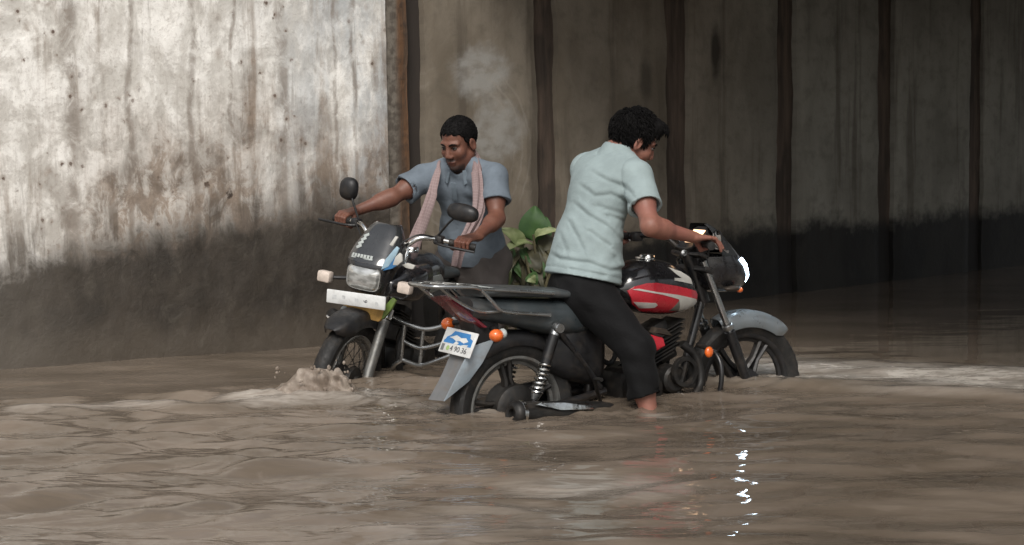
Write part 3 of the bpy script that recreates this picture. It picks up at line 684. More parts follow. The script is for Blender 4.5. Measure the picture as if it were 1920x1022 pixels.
# boxes and covers that fill the middle of the machine
loft_body([(.46, 0, .40, .70, .05), (.42, 0, .36, .70, .085), (.25, 0, .40, .66, .10), (.17, 0, .44, .62, .085), (.14, 0, .46, .60, .06)], 'air_box', M['black_plastic'], bike, .6)
loft_body([(.68, .09, .30, .38, .012), (.62, .095, .265, .415, .02), (.3, .095, .26, .40, .022), (.0, .095, .235, .375, .022), (-.06, .095, .27, .345, .012)], 'chain_case', M['black_plastic'], bike, .6)
MB().lathe([(.02, -.062), (.085, -.06), (.105, -.045), (.112, .05), (.02, .055)], (0, 0, .30), YA, 36).box((.06, -.066, .30), (.18, .006, .022), Matrix.Rotation(.35, 3, 'Y'), .002).build('brake_drum', M['dark_metal'], bike)
MB().tube([(.30, .07, .64), (.44, .075, .52), (.56, .06, .44), (.60, .05, .5)], .012, 8, 5).tube([(.55, -.08, .64), (.60, -.085, .55), (.62, -.07, .47)], .007, 8, 4).build('hoses', M['rubber'], bike)
# exhaust
m = MB(); m.tube([(.86, -.09, .52), (.93, -.11, .45), (.93, -.13, .33), (.82, -.15, .26), (.6, -.165, .25), (.40, -.18, .275)], .019, 12, 6); m.tube([(.42, -.18, .272), (.34, -.19, .27), (.05, -.205, .297), (-.12, -.215, .315)], [.022, .05, .054, .052], 18, 4); o = m.build('exhaust', M['dark_metal'], bike)
dv = V3(-.17, -.01, .023); dv /= np.linalg.norm(dv)
MB().lathe([(.022, -.01), (.022, .016), (.034, .02), (.05, .012), (.0575, -.004), (.0575, -.02)], V3(-.125, -.2153, .3157), dv, 26).build('exhaust_tip', M['dark_metal'], o)
MB().lathe([(.0545, 0), (.0575, .002), (.0575, .02), (.0545, .022)], V3(-.09, -.2132, .3117), dv, 26).build('exhaust_band', M['chrome'], o)
MB().prism([(.08, -.264, .318), (.26, -.254, .30), (.25, -.250, .325), (.1, -.256, .346), (-.02, -.264, .36), (-.05, -.264, .352)], (0, .012, 0), .003).build('heat_shield', M['chrome'], o)
# rear shocks
for sg in (-1, 1):
    p, q = V3(.150, sg * .128, .650), V3(.028, sg * .122, .325)
    P = lambda t: p + (q - p) * t
    m = MB(); m.tube([P(.08), P(.46)], .0235, 14, 1); m.tube([P(0), P(1)], .011, 10, 1); o = m.build('rear_shock', M['black_plastic'], bike)
    MB().tube(coil(P(.46), P(.84), .0235, .005, 6.5), .0058, 8, 1).build('spring', M['chrome'], o)
    m = MB(); m.lathe([(.0, -.018), (.02, -.018), (.026, -.008), (.026, .012), (.0, .016)], P(0) + V3(.003, sg * .012, 0), YA, 16); m.tube([P(-.02), P(.09)], [.02, .024], 12, 1); m.build('shock_mount', M['steel'], o)
    m = MB(); m.tube([P(.84), P(.93)], [.025, .016], 12, 1); m.build('spring_cup', M['steel'], o)
# seat, tail, side panel
loft_body([(.56, 0, .755, .80, .07), (.45, 0, .752, .80, .105), (.25, 0, .765, .805, .125), (.05, 0, .785, .828, .13), (-.12, 0, .795, .842, .12), (-.19, 0, .80, .838, .10)], 'seat', M['seat'], bike, .55)
loft_body([(.42, 0, .62, .745, .07), (.30, 0, .60, .755, .115), (.15, 0, .612, .768, .122), (0, 0, .655, .782, .118), (-.14, 0, .69, .795, .105), (-.24, 0, .705, .80, .085)], 'tail_panel', M['slate'], bike, .6)
m = MB(); m.loft([[V3(-.215 - .03 * k, 0, 0) + V3(a, b * w, c) for a, c, b in ((.03, .672, -1), (-.135, .80, -1), (-.10, .808, -.6), (-.10, .808, .6), (-.135, .80, 1), (.03, .672, 1))] for k, w in ((-.6, .078), (0, .078), (.5, .06))]); m.build('tail_lamp', M['dark_red'], bike)
# carrier
def rack_pt(x, y, v): u, z = A.at(x, y, v); return V3(u, v, z)
m = MB()
for sg in (-1, 1):
    w = .135
    m.tube([(.135, sg * w, .800), (-.05, sg * w, .822), (-.225, sg * w, .842), (-.27, sg * w, .852), (-.42, sg * .11, .862), (-.455, sg * .06, .863), (-.46, 0, .863)], .0085, 10, 5)
    m.tube([(.115, sg * w, .708), (-.03, sg * w, .726), (-.125, sg * w, .742), (-.165, sg * w, .775), (-.228, sg * w, .838)], .0085, 10, 3)
    m.tube([(-.40, sg * .06, .862), (-.25, sg * .055, .853), (-.235, sg * .055, .848)], .006, 8, 3)
for u_, z_ in ((-.235, .846), (-.30, .854), (-.36, .858)): m.tube([(u_, -.125, z_), (u_, 0, z_ + .004), (u_, .125, z_)], .0065, 8, 3)
for sg in (-1, 1): m.tube([(-.41, sg * .10, .86), (-.33, sg * .10, .80), (-.22, sg * .105, .745), (-.12, sg * .12, .742)], .0075, 8, 4)
m.build('carrier_rack', M['steel'], bike)
MB().prism([(-.15, -.10, .836), (-.23, -.09, .846), (-.23, .09, .846), (-.15, .10, .836)], (0, 0, .006), .002).build('rack_plate', M['pale_plastic'], bike)
# rear flap
def rv(x, y, v): u, z = A.at(x, y, v); return V3(u, v, z)
tl, tr, br, bl = rv(852, 640, .062), rv(888, 652, -.062), rv(834, 752, -.062), rv(803, 749, .062)
n_ = np.cross(tr - tl, bl - tl); n_ /= np.linalg.norm(n_)
rings = []
for t in np.linspace(0, 1, 9):
    a, b = tl + (bl - tl) * t, tr + (br - tr) * t; off = n_ * (.012 * math.sin(t * PI)) ; fw = V3(.006, 0, .002)
    rings.append([a + off, a * .5 + b * .5 + off - V3(.006, 0, 0), b + off, b + off + fw, a * .5 + b * .5 + off - V3(.0, 0, 0), a + off + fw])
m = MB().loft(rings); m.build('mud_flap', M['flap_grey'], bike)
ft = rv(928, 636, -.066); tr2 = rv(884, 650, -.066); br2 = rv(833, 753, -.066); md = rv(880, 715, -.066)
MB().prism([tr2, ft, rv(905, 680, -.066), md, br2], (0, .008, 0), .002).build('flap_side', M['flap_side'], bike)
m = MB(); m.prism([V3(-.225, -.058, .70), V3(-.10, -.058, .70), V3(-.09, -.058, .60), V3(-.20, -.058, .59)], (0, .125, 0), .004); m.build('plate_bracket', M['black_plastic'], bike)
# number plate, with its blue and white panel and its row of figures
ptl, ptr, pbr, pbl = rv(840, 613, .10), rv(898, 626, -.10), rv(881, 673, -.10), rv(821, 658, .10)
pc = (ptl + ptr + pbr + pbl) / 4; ex = (ptr - ptl + pbr - pbl) / 2; LX = np.linalg.norm(ex); ex /= LX
ey = (ptl - pbl + ptr - pbr) / 2; ey -= ex * (ey @ ex); LY = np.linalg.norm(ey); ey /= LY; ez = np.cross(ex, ey)
def pl(a, b, c=0.): return pc + ex * a * LX + ey * b * LY + ez * c
def rect(a0, b0, a1, b1): return [(a0, b0), (a1, b0), (a1, b1), (a0, b1)]
def on_plate(poly, lift, th): return MB().prism([pl(a, b, lift) for a, b in poly], ez * th, 0)
rot_pl = Matrix((tuple(ex), tuple(ey), tuple(ez))).transposed()
plate = MB().box(pc, (LX, LY, .006), rot_pl, .003).build('number_plate', M['plate_white'], bike)
on_plate(rect(-.43, -.10, .42, .40), .0032, .0006).build('plate_panel', M['plate_blue'], plate)
wh = MB()
for poly in ([(-.43, .40), (-.20, .40), (-.28, .22), (-.38, .12), (-.40, .02), (-.43, .0)], [(-.30, .12), (-.10, .26), (.06, .18), (.20, .22), (.30, .10), (.18, .0), (.05, .06), (-.06, .02), (-.18, .10)], [(-.12, -.10), (-.06, .02), (.04, -.02), (.0, -.10)], [(.30, .40), (.42, .40), (.42, .18), (.33, .24)], [(.12, -.10), (.3, -.10), (.34, -.03), (.2, -.05)]):
    wh.prism([pl(a, b, .0039) for a, b in poly], ez * .0005)
wh.build('plate_map', M['plate_white'], plate)
on_plate(rect(-.45, -.42, -.36, -.16), .0032, .0005).build('plate_sticker', M['flap_grey'], plate)
on_plate([(-.24 + .055 * math.cos(q) * LY / LX * 1.6, -.29 + .10 * math.sin(q)) for q in np.arange(16) * PI / 8], .0032, .0006).build('plate_seal', M['green_ink'], plate)
def letter(body, a, b, size, mat, parent, name='plate_figures'):
    vs, fs = text_mesh(body, size, .0005)
    mm = MB().add([pl(a, b, .0038) + ex * v[0] + ey * v[1] + ez * v[2] for v in vs], fs); mm.build(name, mat, parent, 30)
letter('4 90 36', .09, -.29, LY * .31, M['ink'], plate)
# rear indicators
for sg, (x, y) in ((1, (842, 607)), (-1, (932, 629))):
    v = sg * .165; u_, z_ = A.at(x, y, v)
    o = MB().tube([(-.13, sg * .06, .665), (u_ + .02, sg * .12, z_ + .01), (u_ + .004, sg * .15, z_)], .011, 10, 3).build('indicator_stalk', M['black_plastic'], bike)
    m = MB(); blob(m, (u_ - .004, v, z_), (.032, .030, .028)); m.build('indicator_lens', M['orange'], o)
    m = MB(); blob(m, (u_ + .028, v + sg * .0, z_ + .006), (.016, .026, .022)); m.build('indicator_cup', M['pale_plastic'], o)
# tank
TA = ([.50, .56, .66, .78, .88, .935, .965], [.06, .11, .142, .145, .135, .11, .07], [.80, .868, .908, .905, .872, .832, .79], [.76, .70, .665, .652, .652, .668, .72])
tank = tank_mesh(TA, 'fuel_tank', M['black_paint'], bike); vfA = tank_fn(TA)
def tp(pts, v=-.14):
    out = []
    for x, y in pts:
        u, z = A.at(x, y, v)
        for _ in range(3):
            vv = vfA(u, min(max(z, np.interp(u, TA[0], TA[3]) + .004), np.interp(u, TA[0], TA[2]) - .004)); u, z = A.at(x, y, -vv)
        z = max(z, np.interp(u, TA[0], TA[3]) + .008); out.append((min(max(u, .51), .958), z))
    return out
redp = [(1171, 545), (1190, 537), (1212, 531), (1230, 530), (1268, 536), (1304, 545), (1309, 558), (1305, 570), (1295, 584), (1262, 586), (1237, 587), (1196, 584), (1184, 570)]
patch(tp(redp), vfA, -1, .004).build('tank_panel', M['red'], tank); patch(tp(redp), vfA, 1, .004).build('tank_panel', M['red'], tank)
patch(tp([(1183, 542.5), (1197, 541), (1228, 547), (1269, 552.5), (1305, 561), (1304, 571), (1294, 582.5), (1270, 583.5), (1285, 567.5), (1276, 562.5), (1242, 552.5)]), vfA, -1, .0065).build('tank_stripe', M['decal_white'], tank)
patch(tp([(1272, 564), (1284, 568), (1269, 583.5), (1253, 583)]), vfA, -1, .0062).build('tank_chevron', M['decal_grey'], tank)
patch(tp([(1186, 566), (1228, 568), (1232, 572), (1226, 577), (1197, 578)]), vfA, -1, .0065).build('tank_slot', M['decal_white'], tank)
patch(tp([(1252, 501), (1276, 509), (1294, 521), (1298, 533), (1279, 528.5), (1265, 526), (1265.5, 521), (1278, 521.5), (1266, 513)]), vfA, -1, .004).build('tank_badge', M['decal_white'], tank)
m = MB(); m.lathe([(.0, .022), (.03, .022), (.036, .016), (.038, 0)], (.735, 0, .906), (.05, 0, 1), 24); m.box((.70, 0, .913), (.03, .05, .012), None, .004); m.build('filler_cap', M['chrome'], tank)
# cowl, windscreen, headlamp, dash
CA = Cowl([(.735, 1.08, 1.235, .06), (.76, 1.02, 1.268, .095), (.81, .995, 1.278, .118), (.86, .985, 1.262, .125), (.90, .985, 1.225, .122), (.95, 1.0, 1.178, .108), (1.0, 1.0, 1.13, .092), (1.035, 1.0, 1.09, .075), (1.055, 1.0, 1.062, .05)])
CA.solid(.737, .905, 'headlamp_cowl', M['black_paint'], bike)
CA.sheet(.906, 1.054, 1.75, 'windscreen', M['visor'], bike, 14, .004)
CA.sheet(.762, .888, lambda z: np.interp(z, [.762, .80, .86, .888], [.22, .65, 1.0, 1.05]), 'headlamp', M['lamp_lit'], bike, 12, .006, .0065)
m = MB(); m.loft([[V3(1.03 + a * .5, b * .075, .93 + a * .28) for a, b in ((-.1, -1), (-.1, 1), (.11, .8), (.17, .4), (.17, -.4), (.11, -.8))], [V3(1.0 + a * .45, b * .08, .985 + a * .45) for a, b in ((-.1, -1), (-.1, 1), (.08, .8), (.12, .4), (.12, -.4), (.08, -.8))]]); dash = m.build('dashboard', M['black_plastic'], bike)
dr_ = Matrix.Rotation(math.radians(-45), 3, 'Y')
MB().box((.993, -.022, .998), (.078, .085, .004), dr_, .002).build('lit_dial', M['dash_lit'], dash)
for sg in (-1, 1):
    u_, z_ = A.at(1381, 541, -.11)
    m = MB(); blob(m, (u_ - .03, sg * .118, z_ + .002), (.045, .022, .014)); o = m.build('indicator_shell', M['brown_metal'], bike)
    m = MB(); blob(m, (u_ + .01, sg * .12, z_ - .006), (.016, .016, .013)); m.build('indicator_lens', M['orange'], o)
# handlebar, grips, levers
hb = MB().tube([(.80, -.35, .985), (.86, -.22, .995), (.93, -.12, .985), (.955, -.05, .945), (.955, .05, .945), (.93, .12, .985), (.86, .22, .995), (.80, .35, .985)], .011, 12, 5).build('handlebar', M['frame_paint'], bike)
for sg in (-1, 1):
    MB().tube([(.835, sg * .27, .992), (.795, sg * .385, .984)], .0175, 14, 1).lathe([(.0, .004), (.019, .002), (.019, -.008), (.0, -.01)], (.793, sg * .39, .984), (-.3, sg, 0), 14).build('grip', M['rubber'], hb)
    MB().box((.85, sg * .235, .99), (.05, .045, .045), None, .01).build('switch_box', M['black_plastic'], hb)
    MB().tube([(.875, sg * .225, .985), (.90, sg * .27, .975), (.875, sg * .40, .955)], [.008, .006, .007], 8, 4).build('lever', M['steel'], hb)
    MB().tube([(.87, sg * .22, 1.0), (.93, sg * .19, 1.02), (1.0, sg * .12, .98), (1.03, sg * .06, .85)], .0045, 6, 5).build('cable', M['black_plastic'], hb)
mx = A.at(1340, 450, -.17)
mirror_part(bike, (.87, -.21, .995), (.90, -.20, 1.0), (mx[0] + .01, -.175, mx[1]), (.022, .045, -.5), (-.80, -.55, -.12))
MB().lathe([(.0, .012), (.014, .010), (.016, 0), (.016, -.01)], (.835, -.14, .935), (-.3, -.9, .3), 14).build('ignition_switch', M['steel'], bike)
# crash bar with reflector, footrest
m = MB(); m.tube([(.99, -.04, .50), (1.0, -.15, .475), (1.0, -.20, .40), (.985, -.19, .28), (.93, -.12, .235)], .0115, 10, 5); m.tube([(.99, .04, .50), (1.0, .15, .475), (1.0, .20, .40), (.985, .19, .28), (.93, .12, .235)], .0115, 10, 5); cb = m.build('crash_bar', M['frame_paint'], bike)
u_, z_ = A.at(1328, 660, -.16); m = MB(); blob(m, (u_, -.165, z_), (.022, .016, .026)); m.build('reflector', M['orange'], cb)
m = MB(); m.tube([(.47, -.10, .27), (.47, -.24, .275)], .012, 10, 1); m.tube([(.40, -.1, .30), (.33, -.17, .37), (.30, -.2, .42), (.30, -.25, .425)], .009, 8, 4); m.build('footrest', M['dark_metal'], bike)

# ================================================================== the black motorcycle with the fly screen
BY, BL = 4.2778, -.1705
B = Frame((-.3234, 10.0302, -.3), BY, BL)
def bu(x, y, u):
    P = at_plane(x, y, B.O + B.x * u, B.x) - B.O; return float(P @ B.y), float(P @ B.z)
def bp(x, y, u): v, z = bu(x, y, u); return V3(u, v, z)
bk = empty('motorcycle', B.mat(), 'black motorcycle facing the camera with white plate, square headlamp and chrome crash guard', 'motorcycle')
wheel(bk, 0, .30, .30, .09, M['dark_metal'], M['chrome'], 'wire')
wheel(bk, 1.27, .30, .30, .085, M['dark_metal'], M['steel'], 'wire')
fender(bk, 1.27, .30, .345, .078, .075, 52, 140, M['black_plastic'])
for sg in (-1, 1):
    o = MB().tube([(1.125, sg * .092, .60), (1.235, sg * .092, .30)], [.027, .025], 14, 1).build('fork_leg', M['alloy'], bk)
    MB().tube([(.985, sg * .09, .93), (1.125, sg * .092, .602)], .0165, 14, 1).lathe([(.027, 0), (.031, .004), (.031, .05), (.02, .06)], (1.122, sg * .092, .605), (-.4, 0, .92), 16).build('fork_tube', M['chrome'], o)
m = MB()
m.tube([(1.03, 0, .75), (.8, 0, .72), (.5, 0, .68), (.2, 0, .72), (-.18, 0, .75)], .019, 10, 5)
m.tube([(1.05, 0, .71), (.97, 0, .48), (.90, 0, .31), (.75, 0, .235), (.45, 0, .235)], .02, 10, 5)
for sg in (-1, 1): m.tube([(.45, sg * .06, .34), (.2, sg * .085, .31), (-.02, sg * .085, .30)], .017, 10, 4); m.tube([(.0, sg * .12, .32), (.12, sg * .12, .66)], .024, 10, 1)
m.box((1.0, 0, .86), (.06, .22, .03), None, .008); m.build('frame', M['frame_paint'], bk)
engine(bk, .72)
loft_body([(.52, 0, .72, .79, .06), (.42, 0, .735, .79, .09), (.2, 0, .75, .80, .115), (-.05, 0, .77, .82, .115), (-.2, 0, .79, .83, .09)], 'seat', M['seat'], bk, .55)
loft_body([(.4, 0, .6, .74, .07), (.2, 0, .6, .755, .11), (0, 0, .64, .77, .105), (-.22, 0, .7, .79, .07)], 'tail_panel', M['black_paint'], bk, .6)
TB = ([.50, .56, .66, .80, .90, .96, 1.0], [.06, .11, .15, .158, .145, .12, .08], [.80, .86, .90, .905, .885, .85, .80], [.74, .70, .665, .655, .66, .68, .72])
tkb = tank_mesh(TB, 'fuel_tank', M['black_paint'], bk); vfB = tank_fn(TB)
patch([(.60, .72), (.82, .70), (.93, .745), (.86, .80), (.70, .80)], vfB, 1, .004).build('tank_panel', M['pale_plastic'], tkb)
MB().lathe([(.0, .02), (.03, .02), (.036, .014), (.038, 0)], (.76, 0, .902), (.05, 0, 1), 24).build('filler_cap', M['chrome'], tkb)
# headlamp, cowl, fly screen
CB = Cowl([(.70, 1.10, 1.19, .08), (.735, 1.03, 1.222, .108), (.80, 1.0, 1.232, .124), (.865, 1.0, 1.236, .135), (.90, .99, 1.215, .134), (.95, .985, 1.175, .122), (1.0, .985, 1.135, .102), (1.04, .985, 1.10, .08), (1.06, .985, 1.075, .06)], .72)
CB.solid(.702, .873, 'headlamp_cowl', M['black_paint'], bk)
scr = CB.sheet(.874, 1.058, 1.7, 'fly_screen', M['visor'], bk, 16, .004)
rings = []
for k, (du, s) in enumerate(((-.03, 1.02), (.006, 1.02), (.006, .95), (.016, .86), (.022, .5), (.024, .1))):
    rings.append([V3(1.222 + du, .090 * s * math.copysign(abs(math.cos(q)) ** .45, math.cos(q)) * (1 + .05 * math.sin(q)), .80 + .058 * s * math.copysign(abs(math.sin(q)) ** .45, math.sin(q))) for q in np.arange(40) * 2 * PI / 40])
hl = MB().loft(rings[:3] + [rings[2]], cap=False).build('headlamp', M['chrome'], bk)
MB().loft(rings[2:]).build('headlamp_lens', M['lamp_glass'], hl)
mk = MB()
def mark(x0, y0, x1, y1, wdt):
    for _ in range(1):
        pass
    zc = bu((x0 + x1) / 2, (y0 + y1) / 2, 1.19)[1]; uf = float(np.interp(zc, CB.S[:, 0], CB.S[:, 2]))
    a, b = bp(x0, y0, uf), bp(x1, y1, uf)
    for p in (a, b):
        hwv = float(np.interp(p[2], CB.S[:, 0], CB.S[:, 3])); ufz = float(np.interp(p[2], CB.S[:, 0], CB.S[:, 2])); ubz = float(np.interp(p[2], CB.S[:, 0], CB.S[:, 1]))
        q = min(.98, abs(p[1]) / hwv) ** (1 / .72); p[0] = (ufz + ubz) / 2 + (ufz - ubz) / 2 * max(0., math.sqrt(1 - q * q)) ** .72 + .003
    d = b - a; d /= np.linalg.norm(d); n = np.cross(d, V3(1, 0, .4)); n /= np.linalg.norm(n)
    mk.prism([a - n * wdt, b - n * wdt, b + n * wdt, a + n * wdt], (.0025, 0, .001), .0006)
for k in range(7): mark(658 + 6 * k, 476.5 + 1.1 * k, 662.5 + 6 * k, 477.5 + 1.1 * k, .009)
mark(657, 481, 698, 488, .0035)
for x, y in ((668, 464), (672, 457), (678, 450), (684, 443)): mark(x, y, x + 9, y - 4, .007)
mk.build('screen_lettering', M['pale_plastic'], scr)
def flank(pts, u0, mat, name, du=.0, th=.012):
    MB().prism([bp(x, y, u0 - du * k) for k, (x, y) in enumerate(pts)], (-th, 0, 0), .002).build(name, mat, bk)
flank([(714, 506), (722, 487), (743, 462), (748, 466), (742, 480), (728, 500)], 1.222, M['decal_sky'], 'cowl_decal')
flank([(717, 508), (730, 494), (742, 481), (750, 478), (752, 492), (735, 504)], 1.219, M['decal_blue'], 'cowl_decal')
flank([(736, 497), (741, 482), (749, 474), (753, 478), (754, 490), (745, 498)], 1.2205, M['decal_white'], 'cowl_decal')
flank([(730, 459), (741, 443), (746, 445), (736, 462)], 1.215, M['decal_white'], 'cowl_decal')
loft_body([(1.17, .10, .73, .80, .03), (1.08, .14, .70, .845, .05), (.98, .155, .695, .87, .06), (.88, .15, .72, .87, .05)], 'cowl_shroud', M['black_paint'], bk, .7)
flank([(753, 497), (763, 493), (778, 498), (774, 505), (762, 503)], 1.17, M['decal_white'], 'shroud_decal')
# plate
n0 = bp(613, 554, 1.285); n1 = bp(723, 569.5, 1.285); pcb = (n0 + n1) / 2; exb = n1 - n0; LB = np.linalg.norm(exb); exb /= LB; ezb = V3(1, 0, 0); ezb -= exb * (ezb @ exb); ezb /= np.linalg.norm(ezb); eyb = np.cross(ezb, exb)
RB = Matrix((tuple(exb), tuple(eyb), tuple(ezb))).transposed()
pb = MB().box(pcb, (LB, .066, .012), RB, .005).build('number_plate', M['plate_white'], bk)
M['faded'] = simple('faded_plate_ink', (.48, .49, .49), .5, 0, .2, 40)
for a, w_, b, h_ in ((-.36, .07, 0, .02), (-.2, .05, .004, .016), (.02, .06, -.002, .016), (.36, .05, -.006, .014)): MB().box(pcb + exb * a * LB + eyb * b + ezb * .0062, (w_ * LB, h_, .001), RB, 0).build('faded_figure', M['faded'], pb)
vs_, fs_ = text_mesh('9', .034, .0006); MB().add([pcb + exb * (.165 * LB + v[1] * .9) - eyb * (v[0] * .9 + .002) + ezb * (.0066 + v[2]) for v in vs_], fs_).build('plate_figure', M['ink'], pb)
# indicators
for x, y, sg in ((610, 518, -1), (760, 540, 1)):
    u_ = 1.2; c = bp(x, y, u_)
    o = MB().tube([(1.15, sg * .09, .775), (u_ - .03, c[1] * .8, c[2]), (u_ - .02, c[1] * .9, c[2])], .01, 8, 3).build('indicator_stalk', M['black_plastic'], bk)
    MB().box(c, (.05, .072, .056), None, .012).build('indicator_lens', M['pale_lens'], o)
# yellow and lime cloth tied under the plate
m = MB(); m.prism([bp(x, y, 1.235) for x, y in ((640, 570), (668, 575), (700, 582), (728, 582), (722, 592), (709, 604), (695, 600), (676, 588), (655, 582))], (-.03, 0, 0), .006); m.build('tied_cloth', M['yellow'], bk)
m = MB(); m.prism([bp(x, y, 1.24) for x, y in ((722, 572), (735, 558), (742, 564), (734, 580), (722, 595), (714, 600))], (-.02, 0, 0), .005); m.build('tied_ribbon', M['lime'], bk)
# horn and its bright bracket
hc = bp(627, 592, 1.22); m = MB(); m.lathe([(.0, .03), (.02, .03), (.032, .026), (.038, .012), (.034, 0), (.0, -.01)], hc, (1, -.2, .1), 22); m.build('horn', M['dark_metal'], bk)
MB().tube([bp(613, 592, 1.26), bp(619, 598, 1.27), bp(630, 599, 1.27), bp(640, 594, 1.26)], .006, 8, 4).build('horn_bracket', M['chrome'], bk)
m = MB(); blob(m, bp(645, 582, 1.24), (.02, .018, .024)); m.build('fork_bolt', M['pale_plastic'], bk)
MB().prism([bp(x, y, 1.3) for x, y in ((650, 603), (654, 603), (656, 614), (651, 616))], (-.006, 0, 0), .002).build('mudguard_badge', M['pale_plastic'], bk)
# handlebar
hbb = MB().tube([(.875, -.36, 1.0), (.93, -.25, 1.01), (1.0, -.16, 1.01), (1.02, -.08, .955), (1.02, .08, .955), (1.0, .16, 1.01), (.93, .25, 1.01), (.875, .36, 1.0)], .0125, 12, 5).build('handlebar', M['chrome'], bk)
for sg in (-1, 1):
    MB().tube([(.912, sg * .275, 1.005), (.868, sg * .40, .998)], .0175, 14, 1).build('grip', M['rubber'], hbb)
    MB().box((.94, sg * .235, 1.01), (.05, .045, .045), None, .01).build('switch_box', M['black_plastic'], hbb)
    MB().tube([(.965, sg * .225, 1.0), (.985, sg * .28, .995), (.955, sg * .44, .99)], [.008, .006, .007], 8, 4).build('lever', M['black_plastic'], hbb)
    MB().tube([(.95, sg * .22, 1.02), (1.06, sg * .17, 1.03), (1.10, sg * .09, .95), (1.06, sg * .05, .85)], .0045, 6, 5).build('cable', M['black_plastic'], hbb)
def mir(x, y, u, root, rad):
    c = bp(x, y, u); r_ = V3(*root); mirror_part(bk, root, r_ * .45 + c * .55 + V3(.012, 0, .012), c - V3(0, 0, .0), rad, (-.95, .1, .0))
mir(655, 354, .93, (.94, -.225, 1.03), (.052, .058, -.5))
mir(868, 399, .95, (.94, .225, 1.03), (.088, .044, .22))
# chrome crash guard on its left
m = MB()
m.tube([(.98, .03, .615), (1.05, .12, .60), (1.06, .27, .585), (1.05, .36, .615), (1.035, .43, .66), (.97, .46, .655)], .0115, 12, 5)
m.tube([(1.045, .165, .50), (1.05, .26, .487), (1.045, .34, .515), (1.035, .44, .572)], .0105, 12, 5)
m.tube([(1.035, .17, .405), (1.045, .27, .40), (1.045, .34, .432), (1.035, .45, .498)], .0105, 12, 5)
for v in (.168, .272): m.tube([(1.056, v, .59), (1.05, v, .49), (1.04, v, .40)], .0095, 10, 3)
m.tube([(.9, .05, .27), (1.02, .12, .36), (1.035, .17, .405)], .0105, 10, 4); m.build('crash_guard', M['steel'], bk)
m = MB(); m.tube([(.86, .07, .52), (.93, .09, .45), (.93, .11, .33), (.82, .13, .26), (.5, .15, .25), (.1, .17, .3)], .019, 12, 6); m.build('exhaust', M['dark_metal'], bk)
